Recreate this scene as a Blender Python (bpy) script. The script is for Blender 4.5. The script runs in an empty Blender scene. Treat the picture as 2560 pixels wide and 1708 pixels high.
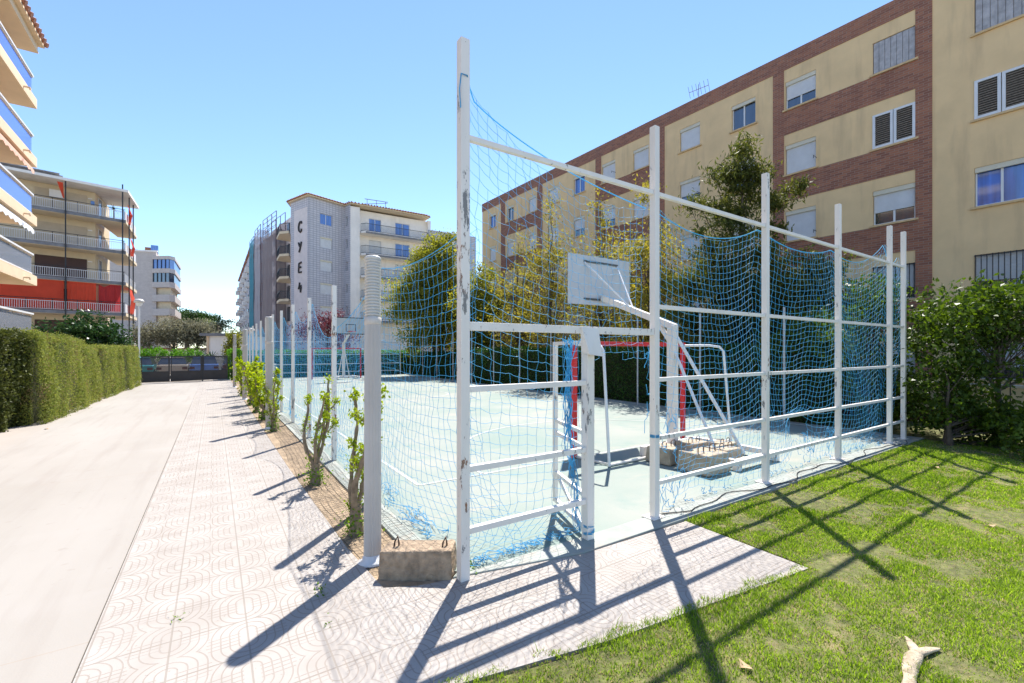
import bpy, math, random
import numpy as np
from mathutils import Vector
random.seed(7)
rng = np.random.default_rng(7)
S = bpy.context.scene
COL = S.collection
R = math.radians

# ------------------------------------------------------------------ helpers
ORG = {}                                    # world position of each object's origin

class MB:
    """collects faces and builds ONE mesh object"""
    def __init__(s):
        s.v = []; s.f = []; s.sm = []
    def add(s, vs, fs, smooth=False):
        n = len(s.v); s.v += [tuple(p) for p in vs]
        for f in fs:
            s.f.append(tuple(i + n for i in f)); s.sm.append(smooth)
    def quad(s, a, b, c, d): s.add([a, b, c, d], [(0, 1, 2, 3)])
    def box(s, x0, x1, y0, y1, z0, z1):
        s.prism([(x0, y0), (x1, y0), (x1, y1), (x0, y1)], z0, z1)
    def prism(s, poly, z0, z1, top=None):
        n = len(poly); top = top or poly
        a = sum(poly[i][0] * poly[(i + 1) % n][1] - poly[(i + 1) % n][0] * poly[i][1] for i in range(n))
        if a < 0: poly = poly[::-1]; top = top[::-1]
        vs = [(p[0], p[1], z0) for p in poly] + [(p[0], p[1], z1) for p in top]
        fs = [tuple(range(n))[::-1], tuple(range(n, 2 * n))] + [(i, (i + 1) % n, n + (i + 1) % n, n + i) for i in range(n)]
        s.add(vs, fs)
    def hexa(s, p):                          # 8 points: bottom ring, top ring
        s.add(p, [(3, 2, 1, 0), (4, 5, 6, 7), (0, 1, 5, 4), (1, 2, 6, 5), (2, 3, 7, 6), (3, 0, 4, 7)])
    def tube(s, pts, r, n=8, caps=True, smooth=True):
        pts = [Vector(p) for p in pts]; m = len(pts)
        rs = r if isinstance(r, (list, tuple)) else [r] * m
        vs = []; up = None
        for i, p in enumerate(pts):
            t = (pts[min(i + 1, m - 1)] - pts[max(i - 1, 0)])
            if t.length < 1e-9: t = Vector((0, 0, 1))
            t.normalize()
            if up is None:
                up = Vector((1, 0, 0)) if abs(t.z) > .8 else Vector((0, 0, 1))
            a = t.cross(up)
            if a.length < 1e-4: up = Vector((0, 1, 0)); a = t.cross(up)
            a.normalize(); b = a.cross(t); b.normalize(); up = b
            for k in range(n):
                w = 2 * math.pi * (k + .5) / n
                vs.append(p + (a * math.cos(w) + b * math.sin(w)) * rs[i])
        fs = [(i * n + k, i * n + (k + 1) % n, (i + 1) * n + (k + 1) % n, (i + 1) * n + k) for i in range(m - 1) for k in range(n)]
        s.add(vs, fs, smooth)
        if caps:
            s.add(vs[:n], [tuple(range(n))]); s.add(vs[-n:], [tuple(range(n))[::-1]])
    def bar(s, a, b, w, h=None):             # square bar between two points
        h = h or w
        a = Vector(a); b = Vector(b); t = (b - a).normalized()
        up = Vector((0, 0, 1)) if abs(t.z) < .95 else Vector((0, 1, 0))
        x = t.cross(up).normalized() * w / 2; y = x.cross(t).normalized() * h / 2
        s.hexa([a - x - y, a + x - y, a + x + y, a - x + y, b - x - y, b + x - y, b + x + y, b - x + y])
    def lathe(s, prof, cx, cy, n=24, smooth=True):
        m = len(prof); vs = []
        for r, z in prof:
            for k in range(n):
                w = 2 * math.pi * k / n
                vs.append((cx + r * math.cos(w), cy + r * math.sin(w), z))
        s.add(vs, [(i * n + k, i * n + (k + 1) % n, (i + 1) * n + (k + 1) % n, (i + 1) * n + k) for i in range(m - 1) for k in range(n)], smooth)
    def build(s, name, mat, parent=None, loc=None, bevel=0):
        o3 = ORG[parent] if parent is not None else Vector(loc or (0, 0, 0))
        me = bpy.data.meshes.new(name)
        me.from_pydata([(x - o3[0], y - o3[1], z - o3[2]) for x, y, z in s.v], [], s.f)
        me.polygons.foreach_set('use_smooth', s.sm)
        me.materials.append(mat)
        o = bpy.data.objects.new(name, me); COL.objects.link(o)
        if parent is not None: o.parent = parent
        else: o.location = o3
        ORG[o] = Vector(o3)
        if bevel:
            b = o.modifiers.new('bevel', 'BEVEL'); b.width = bevel; b.segments = 2; b.limit_method = 'ANGLE'
        return o

def np_build(name, verts, faces, mat, parent=None, loc=None, smooth=False):
    """verts (N,3), faces (M,k) numpy -> one mesh object"""
    o3 = ORG[parent] if parent is not None else Vector(loc or (0, 0, 0))
    v = np.asarray(verts, np.float32) - np.array(o3, np.float32)
    f = np.asarray(faces, np.int32); m, k = f.shape
    me = bpy.data.meshes.new(name)
    me.vertices.add(len(v)); me.vertices.foreach_set('co', v.ravel())
    me.loops.add(m * k); me.loops.foreach_set('vertex_index', f.ravel())
    me.polygons.add(m); me.polygons.foreach_set('loop_start', np.arange(0, m * k, k, dtype=np.int32))
    if smooth: me.polygons.foreach_set('use_smooth', np.ones(m, bool))
    me.update(calc_edges=True); me.materials.append(mat)
    o = bpy.data.objects.new(name, me); COL.objects.link(o)
    if parent is not None: o.parent = parent
    else: o.location = o3
    ORG[o] = Vector(o3)
    return o

def tag(o, label, cat, group=None):
    o['label'] = label; o['category'] = cat
    if group: o['group'] = group
    return o
def thing(name, label, cat, loc, group=None):
    o = bpy.data.objects.new(name, None); COL.objects.link(o); o.location = loc
    o.empty_display_size = .2
    ORG[o] = Vector(loc); return tag(o, label, cat, group)
def struct(o, kind='structure'):
    o['kind'] = kind; return o
def dup(root, loc, label, rz=0, sc=1):
    r = root.copy(); COL.objects.link(r); r.location = loc; r.rotation_euler = (0, 0, rz); r.scale = (sc, sc, sc); r['label'] = label
    for ch in list(root.children):
        c = ch.copy(); COL.objects.link(c); c.parent = r
        for g in ch.children:
            d = g.copy(); COL.objects.link(d); d.parent = c
    return r

# ------------------------------------------------------------------ materials
class NT:
    def __init__(s, name):
        s.m = bpy.data.materials.new(name); s.m.use_nodes = True
        s.t = s.m.node_tree; s.b = s.t.nodes['Principled BSDF']; s.out = s.t.nodes['Material Output']
    def n(s, typ, **kw):
        x = s.t.nodes.new(typ)
        for k, v in kw.items(): setattr(x, k, v)
        return x
    def l(s, a, b): s.t.links.new(a, b)
    def val(s, node, i, v):
        if hasattr(v, 'is_output') or isinstance(v, bpy.types.NodeSocket): s.l(v, node.inputs[i])
        else: node.inputs[i].default_value = v
    def math(s, op, a, b=0.0, c=None, clamp=False):
        x = s.n('ShaderNodeMath', operation=op, use_clamp=clamp); s.val(x, 0, a); s.val(x, 1, b)
        if c is not None: s.val(x, 2, c)
        return x.outputs[0]
    def mix(s, f, a, b):
        x = s.n('ShaderNodeMix', data_type='RGBA'); s.val(x, 0, f)
        for i, c in ((6, a), (7, b)):
            if isinstance(c, tuple): x.inputs[i].default_value = (*c[:3], 1)
            else: s.l(c, x.inputs[i])
        return x.outputs[2]
    def pos(s, kind='Object'):
        return s.n('ShaderNodeTexCoord').outputs[kind] if kind != 'World' else s.n('ShaderNodeNewGeometry').outputs['Position']
    def noise(s, scale, detail=4, vec=None, stretch=None, rough=.55):
        x = s.n('ShaderNodeTexNoise'); x.inputs['Scale'].default_value = scale; x.inputs['Detail'].default_value = detail
        x.inputs['Roughness'].default_value = rough
        v = vec if vec is not None else s.pos('World')
        if stretch:
            mp = s.n('ShaderNodeMapping'); mp.inputs['Scale'].default_value = stretch; s.l(v, mp.inputs[0]); v = mp.outputs[0]
        s.l(v, x.inputs['Vector']); return x.outputs['Fac']
    def ramp(s, f, lo, hi):
        x = s.n('ShaderNodeMapRange'); x.clamp = True; s.val(x, 0, f); x.inputs[1].default_value = lo; x.inputs[2].default_value = hi
        return x.outputs[0]
    def bump(s, hgt, strength=.3, dist=.01):
        b = s.n('ShaderNodeBump'); b.inputs['Strength'].default_value = strength; b.inputs['Distance'].default_value = dist
        s.l(hgt, b.inputs['Height']); s.l(b.outputs[0], s.b.inputs['Normal'])
    def color(s, c):
        if isinstance(c, tuple): s.b.inputs['Base Color'].default_value = (*c[:3], 1)
        else: s.l(c, s.b.inputs['Base Color'])
    def rough(s, r): s.val(s.b, s.b.inputs.find('Roughness'), r)

def plain(name, col, rough=.7, var=.12, scale=3, bump=0, bscale=60, metal=0, dirt=None):
    t = NT(name)
    a = tuple(c * (1 - var) for c in col); b = tuple(min(1, c * (1 + var)) for c in col)
    c = t.mix(t.ramp(t.noise(scale, 6), .3, .7), a, b)
    if dirt:                                  # streaky stains
        c = t.mix(t.math('MULTIPLY', t.ramp(t.noise(dirt[1], 6, stretch=(1, 1, .15)), .52, .75), dirt[2]), c, dirt[0])
    t.color(c); t.rough(rough); t.b.inputs['Metallic'].default_value = metal
    if bump: t.bump(t.noise(bscale, 5), bump, .01)
    return t.m

def leafmat(name, dark, light, trans=.35, rough=.45, tcol=None, nscale=.9):
    t = NT(name)
    ri = t.n('ShaderNodeNewGeometry').outputs['Random Per Island']
    f = t.math('ADD', t.math('MULTIPLY', ri, .6), t.math('MULTIPLY', t.ramp(t.noise(nscale, 3), .3, .7), .4))
    c = t.mix(f, dark, light)
    t.color(c); t.rough(rough); t.b.inputs['Specular IOR Level'].default_value = .22
    tr = t.n('ShaderNodeBsdfTranslucent')
    hs = t.n('ShaderNodeHueSaturation'); hs.inputs['Value'].default_value = 1.7; hs.inputs['Saturation'].default_value = 1.1
    t.l(c, hs.inputs['Color']); t.l(hs.outputs[0], tr.inputs['Color'])
    mx = t.n('ShaderNodeMixShader'); mx.inputs[0].default_value = trans
    t.l(t.b.outputs[0], mx.inputs[1]); t.l(tr.outputs[0], mx.inputs[2]); t.l(mx.outputs[0], t.out.inputs[0])
    return t.m

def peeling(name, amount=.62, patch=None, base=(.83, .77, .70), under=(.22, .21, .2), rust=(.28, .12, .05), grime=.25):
    t = NT(name)
    v = t.pos('World')
    n1 = t.noise(19, 8, v, (1, 1, .3), .72)
    n2 = t.noise(1.1, 2, v)
    q = t.math('ADD', n1, t.math('MULTIPLY', t.math('SUBTRACT', n2, .5), .45))
    if patch:
        sp = t.n('ShaderNodeSeparateXYZ'); t.l(v, sp.inputs[0]); zz = t.math('ABSOLUTE', t.math('SUBTRACT', sp.outputs[2], patch[0]))
        q = t.math('ADD', q, t.math('MULTIPLY', t.math('SUBTRACT', 1.0, t.ramp(zz, patch[1] * .6, patch[1])), .13))
    f = t.ramp(q, amount, amount + .015)
    under_c = t.mix(t.ramp(t.noise(5, 3, v), .5, .62), under, rust)
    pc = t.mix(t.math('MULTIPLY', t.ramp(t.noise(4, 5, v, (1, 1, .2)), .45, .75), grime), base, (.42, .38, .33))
    t.color(t.mix(f, pc, under_c)); t.rough(.5)
    t.bump(t.math('SUBTRACT', 1.0, f), .5, .004)
    return t.m

def wall_uv(t, ang=0.0):
    """vector (along, height, 0) for vertical faces of a building turned by ang, works on all of its sides"""
    g = t.n('ShaderNodeNewGeometry')
    sp = t.n('ShaderNodeSeparateXYZ'); t.l(g.outputs['Position'], sp.inputs[0])
    sn = t.n('ShaderNodeSeparateXYZ'); t.l(g.outputs['Normal'], sn.inputs[0])
    u = t.math('SUBTRACT', t.math('MULTIPLY', sp.outputs[1], sn.outputs[0]), t.math('MULTIPLY', sp.outputs[0], sn.outputs[1]))
    cb = t.n('ShaderNodeCombineXYZ'); t.l(u, cb.inputs[0]); t.l(sp.outputs[2], cb.inputs[1])
    return cb.outputs[0]

def brick(name, c1, c2, mortar, w=.27, h=.085, m=.010, offset=.5, rough=.85, bump=.4):
    t = NT(name)
    b = t.n('ShaderNodeTexBrick'); b.offset = offset
    b.inputs['Scale'].default_value = 1; b.inputs['Brick Width'].default_value = w; b.inputs['Row Height'].default_value = h
    b.inputs['Mortar Size'].default_value = m; b.inputs['Mortar Smooth'].default_value = .3
    b.inputs['Color1'].default_value = (*c1, 1); b.inputs['Color2'].default_value = (*c2, 1); b.inputs['Mortar'].default_value = (*mortar, 1)
    t.l(wall_uv(t), b.inputs['Vector'])
    c = t.mix(t.math('MULTIPLY', t.ramp(t.noise(1.5, 5), .35, .75), .35), b.outputs['Color'], tuple(x * .6 for x in c1))
    t.color(c); t.rough(rough); t.bump(t.math('SUBTRACT', 1.0, b.outputs['Fac']), bump, .01)
    return t.m

def slats(name, col, pitch=.045, rough=.5, strength=.9):
    t = NT(name)
    sp = t.n('ShaderNodeSeparateXYZ'); t.l(t.pos('World'), sp.inputs[0])
    w = t.math('FRACT', t.math('DIVIDE', sp.outputs[2], pitch))
    t.color(t.mix(t.ramp(t.noise(2.5, 4), .3, .75), col, tuple(c * .86 for c in col))); t.rough(rough)
    t.bump(t.math('PINGPONG', w, .5), strength, .02)
    return t.m

def glass(name, tint, mixf=.35, rough=.04):
    t = NT(name)
    gl = t.n('ShaderNodeBsdfGlossy'); gl.inputs['Roughness'].default_value = rough; gl.inputs['Color'].default_value = (.9, .95, 1, 1)
    t.color(t.mix(t.ramp(t.noise(5, 2, stretch=(1, 1, .08)), .35, .65), tint, tuple(c * .45 for c in tint))); t.rough(.3)
    mx = t.n('ShaderNodeMixShader'); mx.inputs[0].default_value = mixf
    t.l(t.b.outputs[0], mx.inputs[1]); t.l(gl.outputs[0], mx.inputs[2]); t.l(mx.outputs[0], t.out.inputs[0])
    return t.m

def seethru(name, col, alpha, rough=.4):
    t = NT(name); t.color(col); t.rough(rough)
    tr = t.n('ShaderNodeBsdfTransparent')
    mx = t.n('ShaderNodeMixShader'); mx.inputs[0].default_value = alpha
    t.l(tr.outputs[0], mx.inputs[1]); t.l(t.b.outputs[0], mx.inputs[2]); t.l(mx.outputs[0], t.out.inputs[0])
    return t.m

M = {}
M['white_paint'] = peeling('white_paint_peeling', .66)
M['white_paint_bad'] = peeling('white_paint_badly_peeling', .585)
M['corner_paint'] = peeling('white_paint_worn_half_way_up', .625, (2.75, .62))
M['white_metal'] = plain('white_metal', (.72, .72, .72), .4, .05)
M['grey_post'] = plain('galvanised_post', (.42, .43, .44), .45, .15, 8, metal=.3)
M['red_paint'] = plain('red_paint', (.62, .02, .025), .4, .1, 6)
M['column'] = plain('column_aluminium', (.60, .54, .48), .5, .06, 2, dirt=((.40, .34, .28), 6, .35))
M['louvre'] = plain('column_louvres', (.60, .57, .53), .4, .04)
M['concrete'] = plain('rough_concrete', (.36, .265, .18), .95, .35, 14, 1.0, 60, dirt=((.16, .12, .085), 9, .75))
M['ballast'] = plain('ballast_concrete', (.40, .33, .24), .95, .25, 9, .7, 50, dirt=((.3, .22, .15), 5, .6))
M['rebar'] = plain('rusty_steel', (.10, .05, .03), .8, .4, 20)
M['backboard'] = plain('backboard_panel', (.55, .57, .57), .5, .05, 2, dirt=((.42, .33, .2), 3.5, .5))
M['dark_metal'] = plain('dark_metal', (.035, .03, .03), .5, .2)
M['black_metal'] = plain('black_metal', (.02, .02, .022), .4, .2)
M['beige'] = plain('beige_render', (.80, .565, .30), .9, .07, 1.2, .35, 90, dirt=((.50, .35, .20), 2.2, .55))
M['beige_sill'] = plain('beige_sill', (.66, .46, .24), .85, .12, 5, .3, 60)
M['brick'] = brick('red_brick', (.42, .165, .09), (.23, .088, .058), (.33, .24, .18))
M['roller'] = slats('white_roller_shutter', (.72, .72, .72))
M['roller_box'] = plain('cream_roller_box', (.66, .60, .46), .6, .05)
M['wood_grey'] = plain('weathered_wood', (.42, .40, .40), .9, .25, 6, .5, 30)
M['louvre_dark'] = slats('dark_louvre_slats', (.13, .10, .07), .05, .8, 1)
M['glass_dark'] = glass('dark_window_glass', (.03, .04, .06), .16)
M['glass_blue'] = glass('sky_painted_curtained_glass', (.05, .16, .55), .12)  # blue base colour paints in the reflected sky; streaks are curtain folds
M['glass_rail'] = seethru('blue_tinted_glass', (.12, .22, .70), .78, .1)
M['glass_grey'] = seethru('smoky_glass', (.28, .30, .35), .62, .1)
M['white_rail'] = plain('white_railing', (.70, .68, .67), .5, .06)
M['peach'] = plain('peach_render', (.74, .55, .36), .85, .05, 2, .1, 60)
M['cream'] = plain('cream_render', (.68, .56, .39), .85, .06, 2, .1, 60)
M['slab_grey'] = plain('grey_concrete_slab', (.20, .20, .21), .9, .25, 2, dirt=((.1, .1, .1), 2, .5))
def cloth(name, col, tcol):
    t = NT(name); t.color(t.mix(t.ramp(t.noise(2, 4), .3, .7), col, tuple(c * .85 for c in col))); t.rough(.85)
    tr = t.n('ShaderNodeBsdfTranslucent'); tr.inputs[0].default_value = (*tcol, 1)
    mx = t.n('ShaderNodeMixShader'); mx.inputs[0].default_value = .4
    t.l(t.b.outputs[0], mx.inputs[1]); t.l(tr.outputs[0], mx.inputs[2]); t.l(mx.outputs[0], t.out.inputs[0]); return t.m
M['red_cloth'] = cloth('red_awning_cloth', (.88, .10, .045), (.9, .12, .04))
M['red_cloth_dull'] = cloth('faded_red_cloth', (.58, .05, .05), (.6, .05, .05))
M['pink_cloth'] = plain('pink_awning_cloth', (.75, .42, .30), .85, .1, 4)
M['brown_shutter'] = slats('brown_roller_shutter', (.09, .045, .035), .06)
M['cream_shutter'] = slats('cream_roller_shutter', (.60, .48, .34), .06)
M['roof_tile'] = plain('terracotta_tile', (.34, .15, .09), .85, .35, 14, .3, 30)
M['white_brick'] = brick('white_brick', (.60, .53, .48), (.54, .47, .43), (.46, .40, .36), .5, .16, .02)
M['white_render'] = plain('white_render', (.85, .80, .74), .85, .05, 1.5, dirt=((.5, .46, .42), 1.2, .35))
M['tile_blue'] = brick('grey_blue_tile', (.62, .60, .62), (.55, .54, .57), (.34, .33, .37), .42, .26, .035, 0)
M['plaster_strip'] = plain('plaster_strip', (.70, .62, .59), .9, .07, 2)
M['letter'] = plain('blackened_letter', (.05, .045, .045), .9, .4, 12)
M['debris_brown'] = seethru('brown_debris_mesh', (.30, .25, .245), .66, .9)
M['debris_teal'] = seethru('teal_debris_mesh', (.06, .27, .34), .74, .9)
M['debris_white'] = seethru('white_debris_mesh', (.5, .46, .48), .62, .9)
M['scaffold'] = plain('scaffold_steel', (.14, .10, .11), .6, .2)
M['scaffold_red'] = plain('scaffold_red_board', (.34, .12, .09), .8, .2)
M['bark'] = plain('tree_bark', (.11, .085, .065), .95, .35, 12, .6, 40)
M['bark_light'] = plain('pruned_bark', (.24, .18, .12), .95, .4, 14, .8, 40)
M['maroon'] = plain('maroon_plinth', (.10, .025, .025), .8, .2)
M['plastic_white'] = plain('white_plastic_bin', (.7, .7, .68), .5, .08, 5)
M['dark_strip'] = plain('dark_steel_strip', (.10, .105, .10), .7, .3, 9)
M['gap_shade'] = plain('shutter_gap_shade', (.03, .025, .02), .9, .2)  # near-black colour painted as the shade between louvre slats
M['slat_wood'] = plain('brown_wood_slat', (.20, .165, .13), .8, .3, 14)
M['tyre'] = plain('tyre_rubber', (.02, .02, .02), .9, .2)

def net_mat(name, col, tcol):
    t = NT(name); t.color(t.mix(t.noise(2, 3), col, tuple(c * .7 for c in col))); t.rough(.5)
    tr = t.n('ShaderNodeBsdfTranslucent'); tr.inputs[0].default_value = (*tcol, 1)
    mx = t.n('ShaderNodeMixShader'); mx.inputs[0].default_value = .5
    t.l(t.b.outputs[0], mx.inputs[1]); t.l(tr.outputs[0], mx.inputs[2]); t.l(mx.outputs[0], t.out.inputs[0])
    return t.m
M['net'] = net_mat('blue_net_cord', (.15, .56, .82), (.18, .64, .92))
M['net_pale'] = net_mat('faded_blue_net_cord', (.12, .52, .74), (.12, .55, .78))
M['net_dark'] = plain('dark_plastic_mesh', (.03, .028, .025), .8, .2)

L = {}
L['hedge_brown'] = leafmat('dry_cypress_leaf', (.16, .11, .05), (.34, .25, .13), .2, .8)
L['hedge'] = leafmat('cypress_hedge_leaf', (.065, .115, .016), (.34, .34, .085), .3, .7, nscale=1.6)
L['hedge_shaded'] = leafmat('shaded_cypress_leaf', (.02, .034, .007), (.11, .12, .025), .2, .6, nscale=2)  # same cypress; shade of the sunless end face put into the leaf colour
L['hedge_right'] = leafmat('court_hedge_leaf', (.012, .035, .008), (.06, .13, .02), .28, .4)
L['hedge_bright'] = leafmat('bright_hedge_leaf', (.05, .14, .015), (.14, .30, .03), .35, .4)
L['acacia'] = leafmat('yellow_green_leaf', (.030, .058, .010), (.43, .40, .055), .42, .65, nscale=.6)
L['thin'] = leafmat('olive_yellow_leaf', (.09, .105, .02), (.42, .34, .06), .42, .65, nscale=.7)
L['oak'] = leafmat('silky_oak_leaf', (.022, .040, .010), (.15, .155, .030), .35, .6, nscale=.8)
L['shrub'] = leafmat('broad_shrub_leaf', (.013, .036, .006), (.11, .165, .018), .34, .42)
L['magnolia'] = leafmat('magnolia_leaf', (.014, .045, .012), (.06, .11, .03), .2, .22)
L['olive'] = leafmat('grey_olive_leaf', (.09, .09, .055), (.25, .24, .16), .3, .55)
L['pine'] = leafmat('stone_pine_leaf', (.02, .05, .014), (.06, .12, .03), .2, .6)
L['palm'] = leafmat('palm_leaf', (.06, .09, .02), (.22, .23, .08), .25, .4)
L['yucca'] = leafmat('yucca_leaf', (.012, .025, .012), (.04, .07, .03), .2, .4)
L['plum'] = leafmat('plum_leaf', (.06, .012, .018), (.20, .05, .06), .3, .45)
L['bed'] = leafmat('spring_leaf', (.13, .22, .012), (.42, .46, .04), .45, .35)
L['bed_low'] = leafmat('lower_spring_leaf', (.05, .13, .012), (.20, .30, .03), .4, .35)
L['grass'] = leafmat('lawn_grass', (.10, .18, .014), (.33, .43, .065), .5, .6, nscale=1.3)
L['dry'] = leafmat('dry_grass', (.36, .27, .12), (.58, .47, .26), .3, .7)

# ------------------------------------------------------------------ ground
def paving():
    t = NT('wave_pattern_paving'); TS = .42
    sp = t.n('ShaderNodeSeparateXYZ'); t.l(t.pos('World'), sp.inputs[0])
    a = t.math('DIVIDE', t.math('ADD', sp.outputs[0], .23 + 42 * TS), TS); b = t.math('DIVIDE', t.math('ADD', sp.outputs[1], .15 + 42 * TS), TS)
    def stadium(du, dv):                       # distance to a short upright segment: straight bands that turn round at both ends
        return t.math('SQRT', t.math('ADD', t.math('POWER', du, 2.0), t.math('POWER', t.math('MAXIMUM', t.math('SUBTRACT', dv, .16), 0.0), 2.0)))
    du = t.math('PINGPONG', a, 1.0); dv = t.math('PINGPONG', b, .5)
    du2 = t.math('SUBTRACT', 1.0, du); dv2 = t.math('SUBTRACT', .5, dv)
    dA = stadium(du, dv); dB = stadium(du2, dv2); first = t.math('LESS_THAN', dA, dB); D = t.math('MINIMUM', dA, dB)
    dvs = t.math('ADD', t.math('MULTIPLY', first, dv), t.math('MULTIPLY', t.math('SUBTRACT', 1.0, first), dv2))
    straight = t.math('LESS_THAN', dvs, .17)
    def groove(x, n, w): return t.math('LESS_THAN', t.math('FRACT', t.math('MULTIPLY', x, n)), w)
    body = t.math('GREATER_THAN', D, .10)
    g = t.math('MULTIPLY', body, t.math('MAXIMUM', groove(D, 8.5, .15), t.math('MULTIPLY', straight, groove(b, 11.0, .16))))
    edge = t.math('MINIMUM', t.math('MINIMUM', t.math('FRACT', a), t.math('SUBTRACT', 1.0, t.math('FRACT', a))),
                  t.math('MINIMUM', t.math('FRACT', b), t.math('SUBTRACT', 1.0, t.math('FRACT', b))))
    joint = t.math('LESS_THAN', edge, .012)
    wear = t.ramp(t.noise(2.2, 5), .35, .7)
    base = t.mix(wear, (.325, .290, .257), (.385, .352, .320))
    base = t.mix(t.math('MULTIPLY', t.ramp(t.noise(220, 2), .55, .75), .45), base, (.28, .24, .22))      # terrazzo grain
    dirtg = t.math('MULTIPLY', g, t.math('ADD', .40, t.math('MULTIPLY', t.ramp(t.noise(.8, 4), .4, .72), .45)))
    c = t.mix(dirtg, base, (.235, .185, .145)); c = t.mix(t.math('MULTIPLY', joint, .6), c, (.21, .175, .14)); c = t.mix(t.math('MULTIPLY', t.ramp(t.noise(3.1, 7), .58, .74), .32), c, (.22, .175, .14)); c = t.mix(t.math('MULTIPLY', t.ramp(t.noise(38, 3), .70, .74), .6), c, (.15, .12, .09))
    t.color(c); t.rough(.8)
    t.bump(t.math('SUBTRACT', 1.0, t.math('MAXIMUM', g, joint)), .9, .006)
    return t.m
M['paving'] = paving()

def drive():
    t = NT('driveway_concrete')
    c = t.mix(t.ramp(t.noise(.5, 6, stretch=(1, .35, 1)), .3, .7), (.285, .258, .225), (.350, .322, .290))
    c = t.mix(t.math('MULTIPLY', t.ramp(t.noise(60, 3), .5, .8), .18), c, (.4, .31, .24))
    c = t.mix(t.math('MULTIPLY', t.ramp(t.noise(.9, 6, stretch=(.4, 1.6, 1)), .55, .8), .35), c, (.36, .33, .305))
    sp = t.n('ShaderNodeSeparateXYZ'); t.l(t.pos('World'), sp.inputs[0])
    c = t.mix(t.math('MULTIPLY', t.ramp(t.noise(3.2, 7, stretch=(1.6, .12, 1)), .50, .74), .45), c, (.25, .215, .185))   # wheel scuffs along the drive
    c = t.mix(t.math('MULTIPLY', t.ramp(t.noise(7, 6), .64, .70), .35), c, (.24, .20, .17))                              # small stains
    c = t.mix(t.math('MULTIPLY', t.ramp(sp.outputs[0], -3.2, -3.9), .5), c, (.38, .32, .27))                              # dust along the hedge
    j = t.math('LESS_THAN', t.math('FRACT', t.math('DIVIDE', t.math('ADD', sp.outputs[1], 41.05), 5.0)), .0022)
    t.color(t.mix(t.math('MULTIPLY', j, .6), c, (.3, .24, .19))); t.rough(.85); t.bump(t.noise(90, 4), .12, .01)
    return t.m
M['drive'] = drive()

def courtmat():
    t = NT('court_green_concrete')
    c = t.mix(t.ramp(t.noise(.45, 6), .35, .68), (.185, .245, .212), (.285, .292, .256))
    c = t.mix(t.math('MULTIPLY', t.ramp(t.noise(1.7, 6), .55, .72), .6), c, (.165, .245, .215))
    c = t.mix(t.math('MULTIPLY', t.ramp(t.noise(.8, 4, stretch=(.5, 1.5, 1)), .60, .72), .5), c, (.40, .32, .25))
    c = t.mix(t.math('MULTIPLY', t.ramp(t.noise(45, 3), .62, .72), .4), c, (.14, .16, .14))
    t.color(c); t.rough(.75); t.bump(t.noise(70, 4), .12, .01)
    return t.m
M['court'] = courtmat()
M['court_line'] = plain('court_white_line', (.44, .45, .42), .7, .1, 8)
M['soil'] = plain('bed_soil', (.34, .25, .16), .95, .3, 5, 1, 30, dirt=((.17, .11, .065), 9, .6))
M['lawn_soil'] = plain('lawn_soil', (.115, .12, .035), .95, .45, 14, 1, 40, dirt=((.30, .23, .12), 5, .8))
M['far_ground'] = plain('asphalt_ground', (.27, .25, .23), .95, .2, .4)
M['kerb_paint'] = plain('kerb_pale_green', (.30, .32, .285), .75, .14, 3, .3, 50, dirt=((.40, .30, .22), 5, .6))
M['pale_kerb'] = plain('pale_kerb', (.62, .56, .50), .85, .1, 3)

def sheet(name, poly, z, mat, thick=.08):
    m = MB(); m.prism(poly, z - thick, z); return struct(m.build(name, mat))
sheet('ground', [(-900, -300), (900, -300), (900, 1500), (-900, 1500)], -.10, M['far_ground'], 1)
sheet('driveway', [(-4.6, -6), (-.69, -6), (-.64, 33.6), (-4.6, 33.6)], 0, M['drive'])
sheet('path', [(-.675, -6), (.98, -6), (1.0, 2.3), (2.14, 2.07), (4.28, 1.80), (4.33, 3.045), (2.85, 3.08), (1.36, 3.40), (1.12, 3.52), (1.06, 4.4), (1.0, 8), (.89, 33.6), (-.63, 33.6)], .018, M['paving'])
sheet('parking_lot', [(-30, 33.62), (20, 33.62), (20, 52), (-30, 52)], -.03, plain('parking_asphalt', (.34, .30, .27), .9, .15, 1))
sheet('left_garden', [(-40, -6), (-4.62, -6), (-4.62, 33.5), (-40, 33.5)], -.04, M['lawn_soil'])
sheet('soil_bed', [(1.13, 3.50), (1.37, 3.38), (1.70, 3.38), (1.50, 3.75), (1.50, 34), (.91, 34), (1.01, 8), (1.07, 4.4)], .004, M['soil'])
sheet('lawn', [(.99, -6), (40, -6), (40, 60), (12.62, 60), (12.62, 3.02), (4.37, 3.02), (4.33, 1.78), (2.14, 2.04), (1.01, 2.27)], .008, M['lawn_soil'])
sheet('court_floor', [(1.72, 3.36), (12.30, 3.36), (12.30, 34.0), (1.72, 34.0)], .022, M['court'])
kb = MB()
kb.prism([(1.64, 3.345), (2.85, 3.085), (12.6, 3.07), (12.6, 3.355), (1.715, 3.355), (1.715, 3.41)], -.05, .032)
kb.prism([(1.50, 3.76), (1.715, 3.412), (1.715, 34.0), (1.50, 34.0)], -.05, .032)
kb.prism([(12.305, 3.36), (12.6, 3.36), (12.6, 34.3), (12.305, 34.3)], -.05, .032)
kb.prism([(1.5, 34.005), (12.30, 34.005), (12.30, 34.3), (1.5, 34.3)], -.05, .032)
struct(kb.build('kerb', M['kerb_paint'], bevel=.008))
ln = MB()
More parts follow.
